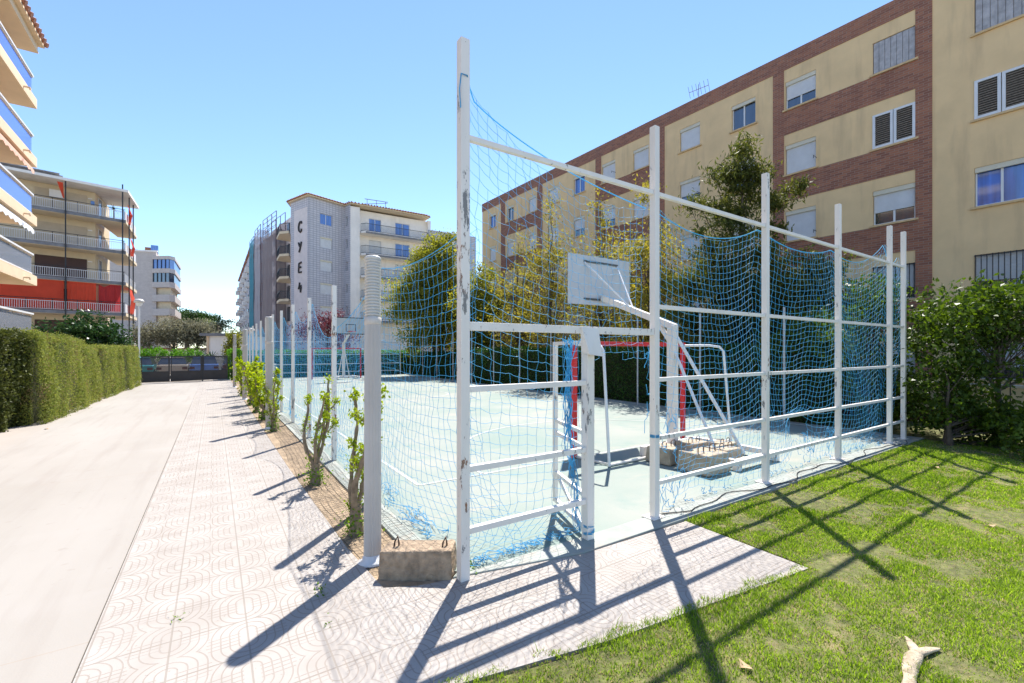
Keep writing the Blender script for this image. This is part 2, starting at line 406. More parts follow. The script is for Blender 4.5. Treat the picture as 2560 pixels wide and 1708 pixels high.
def line(x0, y0, x1, y1, w=.05):
    d = Vector((x1 - x0, y1 - y0, 0)).normalized(); n = Vector((-d.y, d.x, 0)) * w / 2
    ln.quad((x0 + n.x, y0 + n.y, .027), (x0 - n.x, y0 - n.y, .027), (x1 - n.x, y1 - n.y, .027), (x1 + n.x, y1 + n.y, .027))
line(2.4, 5.9, 11.4, 5.9); line(2.375, 5.9, 2.375, 31); line(11.425, 5.9, 11.425, 31); line(2.4, 31, 11.4, 31); line(2.4, 18.4, 11.4, 18.4)
for cy, sg in ((5.9, 1), (31, -1)):
    pts = [(6.8 + 3.4 * math.cos(a), cy + sg * 3.4 * math.sin(a)) for a in np.linspace(0, math.pi, 25)]
    for (a0, b0), (a1, b1) in zip(pts[:-1], pts[1:]): line(a0, b0, a1, b1)
pts = [(6.8 + 1.8 * math.cos(a), 18.4 + 1.8 * math.sin(a)) for a in np.linspace(0, 2 * math.pi, 33)]
for (a0, b0), (a1, b1) in zip(pts[:-1], pts[1:]): line(a0, b0, a1, b1)
struct(ln.build('court_lines', M['court_line']))
m = MB(); m.box(-3.6, .9, 33.62, 34.4, -.06, .05); struct(m.build('gate_threshold', M['pale_kerb']))

# grass: individual blades
def grass():
    def inside(x, y):
        a = (y < np.interp(x, [1, 2.14, 4.32], [2.36, 2.12, 1.86]) + .022 * np.sin(x * 9) + .018 * np.sin(x * 23)) & (x > .97) & (x < 4.32)
        b = (x >= 4.32) & (y < 3.06)
        return a | b
    N = 230000
    # denser near the camera
    x = rng.uniform(.97, 12.5, N * 2); y = rng.uniform(-1.2, 3.06, N * 2)
    d = x * .554 + y * .832; keep = inside(x, y) & (d > .8) & (rng.random(N * 2) < np.clip(4.5 / d, .35, 1))
    x, y, d = x[keep], y[keep], d[keep]
    def lat(f):                                # smooth lattice noise
        g = rng.normal(size=(260, 260)); a, b = (x + 1) * f, (y + 3) * f; i, k = a.astype(int), b.astype(int); u, v = a - i, b - k; u = u * u * (3 - 2 * u); v = v * v * (3 - 2 * v)
        return (g[i, k] * (1 - u) + g[i + 1, k] * u) * (1 - v) + (g[i, k + 1] * (1 - u) + g[i + 1, k + 1] * u) * v
    ph = .75 * lat(1.1) + .75 * lat(3.2) + .6 * lat(8.5) + .35 * lat(17)
    edge = np.abs(y - np.interp(x, [1, 2.14, 4.32, 4.36, 12], [2.3, 2.07, 1.82, 3.03, 3.03])) < .16; thin = (rng.random(len(x)) < np.clip(1.08 + ph * .40, .30, 1)) | edge; x, y, d, ph, edge = x[thin], y[thin], d[thin], ph[thin], edge[thin]
    n = len(x)
    h = rng.uniform(.013, .036, n) * np.clip(1 + .3 * ph, .5, 1.6); h[rng.random(n) < .02] *= 2.0; h[edge] *= 1.12
    shade = np.clip((x - 11.2) * .6, 0, .7); h *= 1 - shade * .5; h *= np.where(ph < -.9, .6, 1)
    w = rng.uniform(.0018, .0034, n) * np.clip(d / 3.5, 1, 2.2)
    az = rng.uniform(0, 2 * np.pi, n); ln_ = rng.uniform(.2, 1.1, n) * h; la = rng.uniform(0, 2 * np.pi, n)
    b = np.stack([x, y, np.full(n, .006)], 1)
    sx = np.stack([np.cos(az), np.sin(az), 0 * az], 1) * w[:, None]
    mid = b + np.stack([np.cos(la) * ln_ * .35, np.sin(la) * ln_ * .35, h * .62], 1)
    tip = b + np.stack([np.cos(la) * ln_, np.sin(la) * ln_, h], 1)
    v = np.stack([b - sx, b + sx, mid + sx * .8, mid - sx * .8, tip], 1)
    dry = rng.random(n) < np.clip(.13 - ph * .14, .03, .7)
    for nm, sel, mt in (('grass', ~dry, L['grass']), ('dry_grass', dry, L['dry'])):
        vv = v[sel].reshape(-1, 3); k = sel.sum(); i = np.arange(k)[:, None] * 5
        f = np.concatenate([i + np.array([[0, 1, 2, 3]]), i + np.array([[3, 2, 4, 4]])])
        tri = np.concatenate([i + np.array([[0, 1, 2]]), i + np.array([[0, 2, 3]]), i + np.array([[3, 2, 4]])])
        o = np_build(nm, vv, tri, mt); struct(o, 'stuff'); tag(o, 'short patchy green lawn grass beside the paved slab' if nm == 'grass' else 'straw coloured dry blades scattered through the lawn', 'grass')
grass()

# ------------------------------------------------------------------ foliage
def leaves(centers, size, asp=.45, droop=.3, jit=.35, up=None):
    n = len(centers)
    d = rng.normal(size=(n, 3)); d[:, 2] -= droop; d /= np.linalg.norm(d, axis=1)[:, None]
    e = rng.normal(size=(n, 3)); sdir = np.cross(d, e); sdir /= np.linalg.norm(sdir, axis=1)[:, None] + 1e-9
    nn = np.cross(d, sdir)
    s = size * rng.uniform(1 - jit, 1 + jit, n)
    a = centers - d * s[:, None] * .5; t = centers + d * s[:, None] * .5
    w = sdir * (s * asp * .5)[:, None]; f = nn * (s * .10)[:, None]
    v = np.stack([a, centers + w + f, t, centers - w + f], 1).reshape(-1, 3)
    return v, (np.arange(n)[:, None] * 4 + np.array([[0, 1, 2, 3]]))

def clumps(blobs, n, per=40, shell=.55, sig=.16):
    b = np.array(blobs, float); vol = b[:, 3] * b[:, 4] * b[:, 5]; p = vol ** .8; p /= p.sum()
    k = max(1, n // per); idx = rng.choice(len(b), k, p=p)
    d = rng.normal(size=(k, 3)); d /= np.linalg.norm(d, axis=1)[:, None]
    r = 1 - shell * rng.random(k) ** 1.6
    c = b[idx, :3] + d * r[:, None] * b[idx, 3:6]
    q = rng.integers(0, k, n)
    s = sig * rng.uniform(.6, 1.5, k)
    pts = c[q] + rng.normal(size=(n, 3)) * s[q][:, None] * np.array([1, 1, .75])
    return pts, c

def tree(name, label, base, h, blobs, n, size, leaf, trunk_r, per=40, shell=.6, sig=.16, asp=.45, droop=.3, limbs=14, group='trees around the sports court', bark='bark', lean=(0, 0), stems=1, limb_r=.25, fork=.25):
    x, y, z = base
    root = thing(name, label, 'tree' if 'bush' not in name and 'shrub' not in name else 'shrub', base, group)
    bl = [(x + a, y + b, z + c, p, q, r) for a, b, c, p, q, r in blobs]
    pts, c = clumps(bl, n, per, shell, sig)
    pts = pts[pts[:, 2] > z + .05]
    v, f = leaves(pts, size, asp, droop)
    np_build('crown', v, f, L[leaf], root)
    t = MB(); rr = random.Random(len(label) * 7 + int(h * 10))
    for sidx in range(stems):
        ox = (sidx - (stems - 1) / 2) * trunk_r * 2.4; path = []; K = 7
        for i in range(K + 1):
            u = i / K
            path.append((x + ox * (1 + 2 * u) + lean[0] * u + rr.uniform(-1, 1) * .05 * h * u * .4, y + lean[1] * u + rr.uniform(-1, 1) * .05 * h * u * .4 + ox * .5, z + u * h * .9))
        t.tube(path, [trunk_r * (1 - .85 * i / K) * (1.35 if i == 0 else 1) for i in range(K + 1)], 8)
        order = list(range(len(c))); rr.shuffle(order)
        for k in order[:limbs]:
            e = Vector(c[k]); u = max(fork, min(.88, ((e.z - z) / h) * .75)); i = int(u * K)
            a = Vector(path[i]); mid = a.lerp(e, .5) + Vector((rr.uniform(-.15, .15), rr.uniform(-.15, .15), rr.uniform(0, .25))) * min(1, h / 6)
            r0 = trunk_r * limb_r * (1.2 - u)
            t.tube([a, mid, e], [r0, r0 * .6, r0 * .22], 5, False)
    t.build('trunk', M[bark], root)
    return root

# yellow-green dense tree behind the court
tree('acacia_tree', 'dense yellow-green tree rising behind the court, beside the tiled block', (14.2, 31.5, -.05), 10.8,
     [(0, 0, 7.6, 2.3, 2.3, 2.6), (.3, -.2, 9.6, 1.3, 1.3, 1.5), (-1.6, .2, 6.2, 2.2, 2.2, 1.9), (1.5, -.5, 6.0, 2.1, 2.1, 2.0), (-2.6, 0, 5.0, 1.5, 1.5, 1.3), (2.4, 0, 4.8, 1.7, 1.7, 1.6), (0, -1, 4.6, 2.2, 2.0, 1.6), (-.9, -.6, 7.9, 1.4, 1.4, 1.6), (-1.5, -.5, 3.0, 1.9, 1.8, 1.3), (1.2, -.5, 2.9, 2.0, 1.8, 1.3), (0, .2, 5.8, 1.6, 1.6, 2.6)],
     48000, .20, 'acacia', .18, per=60, sig=.28, shell=.8, stems=2)
tree('acacia_tree', 'lower yellow-green tree just right of the tall peeling corner post', (15.4, 27.0, -.05), 8.2,
     [(0, 0, 6.4, 1.3, 1.3, 1.5), (.6, -.3, 4.8, 1.6, 1.6, 1.5), (-1, 0, 4.9, 1.4, 1.4, 1.4), (-.3, 0, 3.4, 1.8, 1.8, 1.3), (.1, 0, 2.2, 1.6, 1.6, 1.0)], 18000, .18, 'acacia', .12, per=50, sig=.26, shell=.8)
# slender sparse trees
for i, (px, py, h, lab, n) in enumerate((
        (15.2, 22.0, 9.2, 'thin sparse yellow tree with bare grey branches, left of the near backboard', 5200),
        (14.6, 18.3, 10.2, 'tall thin yellowish tree directly left of the white backboard', 6500),
        (14.8, 14.8, 9.4, 'thin yellow-leaved tree rising behind the white backboard', 5200),
        (14.6, 11.9, 9.2, 'bushy yellow-leaved tree just right of the second fence post', 8500))):
    b = [(0, 0, h * .86, .5, .5, h * .14), (.6, .2, h * .68, 1.0, 1.0, h * .13), (-.8, -.2, h * .62, 1.2, 1.2, h * .13), (.2, -.3, h * .48, 1.4, 1.4, h * .13), (-.2, .3, h * .34, 1.5, 1.5, h * .10), (1.1, 0, h * .5, 1.1, 1.1, h * .1), (-1.3, .1, h * .42, 1.1, 1.1, h * .1), (.2, 0, h * .24, 1.5, 1.5, h * .08)]
    if i == 3: b = [(-.2, 0, h * .9, .5, .5, h * .09)] + [(a, c_, z, rx * 1.1, ry * 1.1, rz) for a, c_, z, rx, ry, rz in b[1:]]
    tree('slender_tree', lab, (px, py, -.05), h, b, int(n * 1.15), .14, 'thin', .085, per=17, sig=.19, shell=.95, asp=.42, limbs=46, stems=1 if i % 2 else 2, limb_r=.42, fork=.15)
# silky oak with layered drooping foliage
b = [(0, 0, 9.2, .16, .16, .5), (.1, 0, 8.6, .40, .40, .45), (-.35, .2, 7.9, .60, .60, .45), (.40, -.25, 7.8, .60, .60, .45), (0, 0, 7.2, .7, .7, .4), (-.3, .2, 6.6, .8, .8, .35), (-1.35, .9, 7.0, .6, .5, .3), (1.5, -1.0, 7.5, .6, .55, .35), (1.0, -.6, 7.0, .45, .4, .3),
     (-.9, .4, 5.9, .9, .9, .45), (.6, -.3, 5.9, .8, .8, .45), (-.5, .2, 5.0, 1.3, 1.3, .55), (.9, -.5, 5.0, 1.1, 1.1, .5), (0, 0, 4.1, 1.9, 1.9, .6), (-1.3, .8, 4.2, .9, .9, .45), (1.7, -1.0, 4.1, 1.0, 1.0, .5),
     (.3, 0, 3.1, 1.8, 1.8, .7), (2.0, -1.2, 3.0, 1.2, 1.1, .7), (-1.5, .9, 3.0, 1.0, 1.0, .55), (1.6, -.6, 2.2, 1.4, 1.2, .8), (-1.0, .5, 2.2, 1.2, 1.1, .8), (0, 0, 1.6, 1.9, 1.9, .8)]
tree('silky_oak_tree', 'tall dark tree with drooping layered foliage and a narrow top, behind the near goal', (15.0, 8.4, -.05), 9.2, b, 62000, .17, 'oak', .16, per=95, sig=.17, shell=.95, asp=.26, droop=.9, limbs=46, limb_r=.3)
tree('silky_oak_tree', 'short dark leafy tree at right of the drooping tall tree, in front of the facade', (15.6, 6.3, -.05), 5.2,
     [(0, 0, 4.4, .8, .8, .7), (-.5, .3, 3.4, 1.0, 1.0, .7), (.6, -.4, 3.0, 1.0, 1.0, .8), (0, 0, 2.1, 1.3, 1.3, .9)], 14000, .16, 'oak', .10, per=40, sig=.17, shell=.85, asp=.34, droop=.5, limbs=24)
# broad-leaved shrubs at the right edge
def shrubs(label, base, blobs, n, size, leaf='shrub', tr=.05, lim=16, grp='broad-leaved shrubs along the court corner', per=26, sig=.12):
    return tree('garden_shrub', label, base, max(b[2] for b in blobs), blobs, n, size, leaf, tr, per=per, sig=sig, shell=.75, asp=.5, droop=.15, limbs=lim, group=grp, stems=3, limb_r=.5, fork=.1)
shrubs('tall leafy green shrub right behind the last white corner post', (13.1, 4.2, -.05), [(0, 0, 3.1, .8, .7, .7), (.5, -.5, 2.6, .8, .8, .8), (-.3, .2, 2.1, .8, .8, .9), (0, -.3, 1.2, .9, .9, .9), (.2, -.6, .6, .9, .8, .6)], 9000, .105)
shrubs('dark low shrub at the shaded lawn edge beside the last post', (12.35, 2.65, -.05), [(0, 0, 1.2, .6, .6, .9), (.4, -.3, .7, .7, .7, .7), (.1, -.4, 1.7, .6, .6, .6), (.7, -.5, .5, .8, .7, .5)], 6000, .10)
shrubs('big bright-topped shrub with a forked dark stem at the right edge', (13.2, 2.1, -.05), [(-.3, .2, 2.9, 1.0, .8, .55), (.5, -.6, 2.95, 1.1, 1.0, .55), (-.6, .5, 2.4, .8, .8, .6), (.2, -.2, 2.5, 1.2, 1.0, .5), (.9, -1.0, 2.6, .9, .9, .7)], 9500, .105, lim=26)
shrubs('sprawling low shrub at the right picture edge under the forked stem', (12.2, 1.0, -.05), [(0, 0, .8, .6, .5, .6), (.4, -.4, 1.0, .6, .6, .6), (-.4, .4, .5, .5, .5, .45)], 3600, .10)
shrubs('light green shrub showing through the last bays of the blue net', (13.2, 5.5, -.05), [(0, 0, 2.5, .7, .7, .6), (-.3, .5, 2.0, .8, .9, .8), (.2, -.3, 1.4, .9, .9, .9)], 6500, .10)

# clipped hedges: a leafy skin over a dense core
def hedge(name, label, x0, x1, y0, y1, h, n, size, leaf, core, group, bulge=.08, loc=None, wav=0.0, cat='hedge'):
    cx, cy = (x0 + x1) / 2, (y0 + y1) / 2
    root = thing(name, label, cat, (cx, cy, 0), group)
    ax, ay = (x1 - x0), (y1 - y0)
    areas = np.array([ay * h, ay * h, ax * h, ax * h, ax * ay]); k = rng.choice(5, n, p=areas / areas.sum())
    u = rng.random(n); v = rng.random(n)
    P = np.zeros((n, 3))
    for i in range(5):
        s_ = k == i
        if i < 2: P[s_] = np.stack([np.full(s_.sum(), (x0, x1)[i]), y0 + u[s_] * ay, v[s_] * h], 1)
        elif i < 4: P[s_] = np.stack([x0 + u[s_] * ax, np.full(s_.sum(), (y0, y1)[i - 2]), v[s_] * h], 1)
        else: P[s_] = np.stack([x0 + u[s_] * ax, y0 + v[s_] * ay, np.full(s_.sum(), h)], 1)
    r = .16                                               # rounded edges
    inner = np.clip(P, [x0 + r, y0 + r, 0], [x1 - r, y1 - r, h - r]); dd = P - inner; L_ = np.linalg.norm(dd, axis=1)[:, None] + 1e-9
    P = inner + dd / L_ * np.minimum(L_, r)
    nrm = dd / L_
    wob = np.sin(P[:, 1] * 2.3 + P[:, 2] * 1.1) * .5 + np.sin(P[:, 1] * 5.1 - P[:, 2] * 2.7) * .3 + np.sin(P[:, 2] * 3.1 + P[:, 0] * 2) * .3
    stray = rng.random(n) < .012
    P += nrm * (np.where(stray, rng.random(n) * .16, 0) + wob * bulge + rng.normal(size=n) * .035 - np.where(rng.random(n) < .3, rng.random(n) * .14, 0))[:, None]
    P[:, 0] += np.where(nrm[:, 0] > .5, (1 - P[:, 2] / h) * wav, 0)
    P = P[P[:, 2] > .0]
    v_, f_ = leaves(P, size, .5, -.25 if cat == 'hedge' else .1)
    if leaf == 'hedge':
        pn = np.sin(P[:, 1] * 3.1 + np.sin(P[:, 2] * 2.3) * 1.7) + np.sin(P[:, 1] * 7.3 - P[:, 2] * 4.1) * .8 + np.sin(P[:, 2] * 6.7 + P[:, 1] * 1.7) * .7
        br = rng.random(len(P)) < np.clip(.05 + (pn - .9) * .30, .03, .55)
        v_ = v_.reshape(-1, 4, 3); vb = v_[br].reshape(-1, 3); v_ = v_[~br].reshape(-1, 3); f_ = f_[:len(v_) // 4]
        np_build('dry_foliage', vb, np.arange(len(vb)).reshape(-1, 4), L['hedge_brown'], root)
    np_build('foliage', v_, f_, L[leaf], root)
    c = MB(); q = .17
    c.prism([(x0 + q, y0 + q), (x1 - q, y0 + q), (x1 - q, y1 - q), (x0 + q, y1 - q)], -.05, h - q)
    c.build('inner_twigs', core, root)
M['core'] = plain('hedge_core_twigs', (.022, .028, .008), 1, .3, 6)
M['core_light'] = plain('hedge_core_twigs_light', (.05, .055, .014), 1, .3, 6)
G = 'clipped hedge along the driveway'
hedge('hedge', 'nearest loose hedge end painted dark as shade at the left picture edge', -8.2, -4.0, 15.1, 16.5, 2.34, 36000, .075, 'hedge_shaded', M['core'], G, .16)
hedge('hedge', 'tall sunlit clipped hedge section next to the dark hedge end', -4.9, -3.72, 16.15, 17.6, 2.36, 44000, .042, 'hedge', M['core_light'], G, .09, wav=.12)
hedge('hedge', 'last tall clipped hedge section before the hedge steps down', -4.8, -3.64, 17.5, 20.9, 2.30, 44000, .042, 'hedge', M['core_light'], G, .09, wav=.12)
hedge('hedge', 'first lower clipped hedge section just past the step in height', -4.7, -3.66, 20.85, 23.2, 2.02, 26000, .044, 'hedge', M['core_light'], G, .07, wav=.1)
hedge('hedge', 'middle low clipped hedge section with a dark notch at its top corner', -4.7, -3.55, 23.35, 27.6, 2.06, 34000, .048, 'hedge', M['core_light'], G, .06, wav=.08)
hedge('hedge', 'farthest clipped hedge section ending at the dark driveway gate', -4.6, -3.38, 27.7, 31.9, 2.08, 30000, .048, 'hedge', M['core_light'], G, .06, wav=.06)
hedge('hedge', 'small bright green hedge stub between the driveway gate and the court', .78, 1.45, 33.7, 35.2, 1.95, 3500, .09, 'hedge_bright', M['core'], None, .05)
hedge('hedge', 'long dark green hedge along the right side of the court', 12.75, 13.75, 4.9, 26.0, 1.95, 52000, .085, 'hedge_right', M['core'], 'hedges around the court', .12)
hedge('hedge', 'bright green hedge closing the far end of the court', 1.6, 14.2, 34.6, 35.6, 1.85, 16000, .11, 'hedge_bright', M['core'], 'hedges around the court', .06)
hedge('hedge', 'darker hedge behind the trees at the far right of the court', 13.0, 14.0, 26.2, 34.2, 1.7, 12000, .10, 'hedge_right', M['core'], 'hedges around the court', .1)

# background planting
tree('magnolia_bush', 'glossy dark green bush above the hedge in front of the red-awning block', (-7.4, 43.0, -.05), 4.6,
     [(0, 0, 3.4, 1.6, 1.4, 1.2), (-1.4, 0, 2.8, 1.3, 1.3, 1.1), (1.3, .2, 2.7, 1.4, 1.3, 1.2), (0, 0, 1.8, 2.4, 1.8, 1.2)], 7000, .26, 'magnolia', .12, per=30, sig=.25, shell=.7, group='planting beyond the gate')
tree('olive_tree', 'rounded grey-green tree on a short trunk, left one behind the gate', (-3.3, 56.0, 0), 5.2,
     [(0, 0, 3.8, 2.4, 2.2, 1.3), (-1.6, 0, 3.2, 1.8, 1.8, 1.2), (1.2, 0, 4.0, 1.6, 1.6, 1.1)], 10000, .20, 'olive', .2, per=40, sig=.3, shell=.7, group='planting beyond the gate', limbs=20)
tree('olive_tree', 'rounded grey-green tree on a leaning trunk, right one behind the gate', (-1.4, 55.0, 0), 4.9,
     [(0, 0, 3.6, 1.7, 1.7, 1.2), (.8, 0, 3.0, 1.5, 1.4, 1.1), (-.8, 0, 3.4, 1.5, 1.4, 1.1)], 8000, .20, 'olive', .18, per=40, sig=.3, shell=.7, group='planting beyond the gate', limbs=18)
tree('stone_pine_tree', 'wide dark green dome of a pine behind the white brick block', (-5.2, 136, 0), 12,
     [(0, 0, 8.8, 7.2, 6, 2.6), (2.8, 0, 8.2, 5.6, 5, 2.0), (-3, 0, 8.6, 4, 4, 2.4)], 16000, .5, 'pine', .5, per=60, sig=.55, shell=.5, group='planting beyond the gate')
tree('dark_bush', 'yellow-green bush beside the white hut by the gate', (1.25, 46.0, 0), 4.0,
     [(.2, 0, 3.0, .6, .6, .8), (.1, 0, 2.0, .6, .7, .9), (.3, 0, 1.3, .6, .7, .9)], 3200, .18, 'acacia', .07, per=26, sig=.2, shell=.8, group='planting beyond the gate')
tree('clipped_bush', 'long bright green bush seen just above the driveway gate', (-3.2, 43.5, 0), 2.1,
     [(-1.8, 0, 1.5, 1.2, .7, .55), (0, 0, 1.55, 1.4, .7, .55), (1.6, 0, 1.5, 1.2, .7, .5)], 4500, .15, 'hedge_bright', .06, per=30, sig=.14, shell=.7, group='planting beyond the gate')
tree('plum_tree', 'purple-leaved plum tree behind the far backboard', (8.3, 41.5, 0), 5.6,
     [(0, 0, 4.2, 1.9, 1.7, 1.1), (-1.6, 0, 3.4, 1.5, 1.4, 1.1), (1.2, 0, 3.2, 1.4, 1.4, 1.0), (.8, 0, 4.9, .8, .8, .6)], 4200, .17, 'plum', .12, per=20, sig=.3, shell=.95, limbs=30, group='trees around the sports court')
tree('plum_tree', 'small purple-leaved tree low behind the dense yellow-green tree', (16.5, 36.0, 0), 3.8,
     [(0, 0, 2.6, 1.5, 1.4, .9), (1.4, 0, 2.3, 1.0, 1, .8)], 2200, .17, 'plum', .1, per=20, sig=.3, shell=.95, group='trees around the sports court')

def fronds(name, label, base, h, k, ln_, leaf, droop, trunk_r, cat, group, w=.06, up=.9):
    root = thing(name, label, cat, base, group); V = []; F = []
    x, y, z = base; rr = random.Random(int(abs(x) * 100) + k)
    for i in range(k):
        az = 2 * math.pi * i / k + rr.uniform(-.2, .2); el = rr.uniform(-.2, up)
        d = Vector((math.cos(az), math.sin(az), 0)); prev = None
        for j in range(9):
            u = j / 8; p = Vector((x, y, z + h)) + d * (ln_ * u * math.cos(el * .7)) + Vector((0, 0, ln_ * (u * math.sin(el) - droop * u * u)))
            if name == 'palm_tree':
                sd = Vector((-d.y, d.x, 0)); l_ = ln_ * .22 * (1 - abs(u - .4))
                for sgn in (-1, 1):
                    n0 = len(V); tip = p + sd * sgn * l_ + d * l_ * .5 + Vector((0, 0, -l_ * .45))
                    V += [p, p + d * ln_ * .05, tip + d * .02, tip]; F.append((n0, n0 + 1, n0 + 2, n0 + 3))
            else:
                sd = Vector((-d.y, d.x, 0)) * w * (1 - u) * (1 if j else .6)
                cur = (p - sd, p + sd)
                if prev: n0 = len(V); V += [prev[0], prev[1], cur[1], cur[0]]; F.append((n0, n0 + 1, n0 + 2, n0 + 3))
                prev = cur
    np_build('crown', np.array([tuple(p) for p in V]), np.array(F), L[leaf], root)
    t = MB(); t.tube([(x, y, z), (x + .05 * h * .1, y, z + h * .5), (x, y, z + h)], [trunk_r * 1.2, trunk_r, trunk_r], 8); t.build('trunk', M['bark'], root)
fronds('palm_tree', 'palm with arching fronds between the hut and the far stepped block', (.8, 95, 0), 6.6, 44, 3.6, 'palm', .55, .3, 'palm tree', 'palms beyond the gate')
fronds('palm_tree', 'smaller far palm just left of the arching palm', (-4.5, 108, 0), 6.0, 30, 2.6, 'palm', .5, .3, 'palm tree', 'palms beyond the gate')
fronds('yucca_plant', 'dark spiky plant left of the hut wall behind the gate', (-.9, 43.0, 0), 1.1, 60, 1.0, 'yucca', .25, .12, 'plant', 'spiky plants behind the gate', .05, 1.4)
fronds('yucca_plant', 'dark spiky plant in front of the white hut wall', (-.15, 42.5, 0), 1.2, 60, 1.0, 'yucca', .25, .12, 'plant', 'spiky plants behind the gate', .05, 1.4)
fronds('yucca_plant', 'dark spiky plant right of the hut nearest the court hedge', (.85, 42.0, 0), 1.1, 60, .9, 'yucca', .25, .12, 'plant', 'spiky plants behind the gate', .05, 1.4)

# pruned shrubs in the soil bed
def pruned(label, x, y, h, stems, nleaf, size, full=0.0, seed=1, grp='pruned shrubs in the soil bed'):
    rr = random.Random(seed); root = thing('pruned_shrub', label, 'shrub', (x, y, -.03), grp)
    t = MB(); tips = []; nodes = []
    t.tube([(x, y, -.04), (x + .01, y, .06), (x, y + .01, .18), (x + rr.uniform(-.02, .02), y, .30)], [.10, .07, .058, .06], 9)
    for s_ in range(stems):
        az = 2 * math.pi * s_ / stems + rr.uniform(-.4, .4); p = Vector((x, y, rr.uniform(.16, .30))); d = Vector((math.cos(az) * .5, math.sin(az) * .5, 1)).normalized()
        H = h * rr.uniform(.72, 1.0) ; r = rr.uniform(.025, .036); pts = [p.copy()]; rs = [r * 1.25]
        while p.z < H:
            p = p + d * rr.uniform(.06, .11); pts.append(p.copy()); rs.append(max(.012, r * (1 - .58 * p.z / H) * rr.uniform(.8, 1.35)))
            nodes.append(p.copy())
            d = (d + Vector((rr.uniform(-.22, .22), rr.uniform(-.22, .22), .22))).normalized()
            if rr.random() < .30 and p.z > .35:              # side stub
                e = (d * .4 + Vector((rr.uniform(-1, 1), rr.uniform(-1, 1), rr.uniform(-.1, .7)))).normalized(); l_ = rr.uniform(.05, .20)
                q = p + e * l_ * .5; q2 = q + (e + Vector((0, 0, .5))).normalized() * l_ * .6
                t.tube([p, q, q2], [.014, .011, .009], 6); nodes += [q, q2]; tips.append(q2)
        t.tube(pts, rs, 8); tips.append(p.copy())
    t.build('stems', M['bark_light'], root)
    C = []; 
    for p in tips:
        for _ in range(int(nleaf * rr.uniform(.5, 1.3))): C.append((p.x + rr.gauss(0, .028), p.y + rr.gauss(0, .028), p.z + rr.gauss(.01, .032)))
    for p in nodes:
        if rr.random() < .5:
            for _ in range(int(nleaf * .4)): C.append((p.x + rr.gauss(0, .030), p.y + rr.gauss(0, .030), p.z + rr.gauss(0, .03)))
    if full:
        for _ in range(int(full)):
            z = rr.uniform(.35, 1.0) * h; C.append((x + rr.gauss(0, .16), y + rr.gauss(0, .24), z))
    v, f = leaves(np.array(C), size, .55, -.5); np_build('leaves', v, f, L['bed'], root)
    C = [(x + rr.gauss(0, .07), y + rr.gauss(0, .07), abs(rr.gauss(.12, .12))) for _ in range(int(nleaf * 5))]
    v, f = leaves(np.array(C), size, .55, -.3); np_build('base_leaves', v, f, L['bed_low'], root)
pruned('knotty pruned shrub right beside the nearest ribbed column', 1.22, 4.74, 1.42, 3, 60, .038, 0, 11)
pruned('tall forked pruned shrub, second from the nearest ribbed column', 1.20, 6.83, 1.44, 4, 60, .040, 0, 5)
pruned('thin pruned shrub in front of the second ribbed column', 1.17, 11.8, 1.2, 3, 55, .046, 0, 8)
for i, (x, y, h, lab) in enumerate(((1.14, 13.9, 1.35, 'leafy yellow-green bush just past the second ribbed column'), (1.10, 15.75, 1.5, 'broadest yellow-green bush in the bed, second past the second column'),
        (1.08, 17.9, 1.5, 'yellow-green bush right in front of the third ribbed column'), (1.0, 21.8, 1.45, 'farthest yellow-green bush in the bed beyond the third column'))):
    pruned(lab, x, y, h, 5, 30, .075, 420, 20 + i)

# ------------------------------------------------------------------ fences and nets
PX = [1.71, 4.11, 6.505, 8.905, 11.32, 12.12]; FY = 3.29; GX = 3.10; TOP = 4.40
fence = thing('court_fence', 'tall white post and rail fence with the open door, facing the lawn', 'fence', (1.71, FY, 0), 'fences around the sports court')
for i, x in enumerate(PX):
    m = MB(); w = .039 if i else .041
    m.box(x - w, x + w, FY - w, FY + w, -.03 if i == 0 else .03, TOP + (.05 if i == 0 else 0))
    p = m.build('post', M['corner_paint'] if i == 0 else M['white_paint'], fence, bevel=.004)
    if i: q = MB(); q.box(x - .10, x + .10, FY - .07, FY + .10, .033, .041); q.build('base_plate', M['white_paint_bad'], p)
def rail(x0, x1, z, mat='white_paint', s=.045):
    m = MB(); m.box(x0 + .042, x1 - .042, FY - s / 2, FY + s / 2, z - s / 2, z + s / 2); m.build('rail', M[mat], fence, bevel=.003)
for a, b in zip(PX[:-1], PX[1:]):
    rail(a, b, 3.655)
    if a > 3: rail(a, b, 2.39); rail(a, b, 1.57); rail(a, b, .915); rail(a, b, .41)
m = MB(); m.box(PX[0] + .042, PX[1] - .042, FY - .03, FY + .03, 2.065, 2.135); m.build('lintel', M['white_paint_bad'], fence, bevel=.003)
m = MB(); m.box(GX - .045, GX + .045, FY - .045, FY + .045, .03, 2.06); m.build('door_post', M['white_paint'], fence, bevel=.004)
for z in (1.578, .918, .408): rail(PX[0], GX, z, s=.05)
m = MB()                                     # folded steel plate at the lintel
m.hexa([(GX - .09, FY - .12, 1.86), (GX + .10, FY - .10, 1.84), (GX + .10, FY - .094, 1.84), (GX - .09, FY - .114, 1.86), (GX - .13, FY - .05, 2.13), (GX + .10, FY - .045, 2.115), (GX + .10, FY - .039, 2.115), (GX - .13, FY - .044, 2.13)])
m.hexa([(GX - .09, FY - .114, 1.86), (GX - .084, FY - .114, 1.86), (GX - .084, FY + .0, 1.88), (GX - .09, FY + .0, 1.88), (GX - .13, FY - .044, 2.13), (GX - .124, FY - .044, 2.13), (GX - .124, FY - .032, 2.13), (GX - .13, FY - .032, 2.13)])
m.build('latch_plate', M['white_paint'], fence)
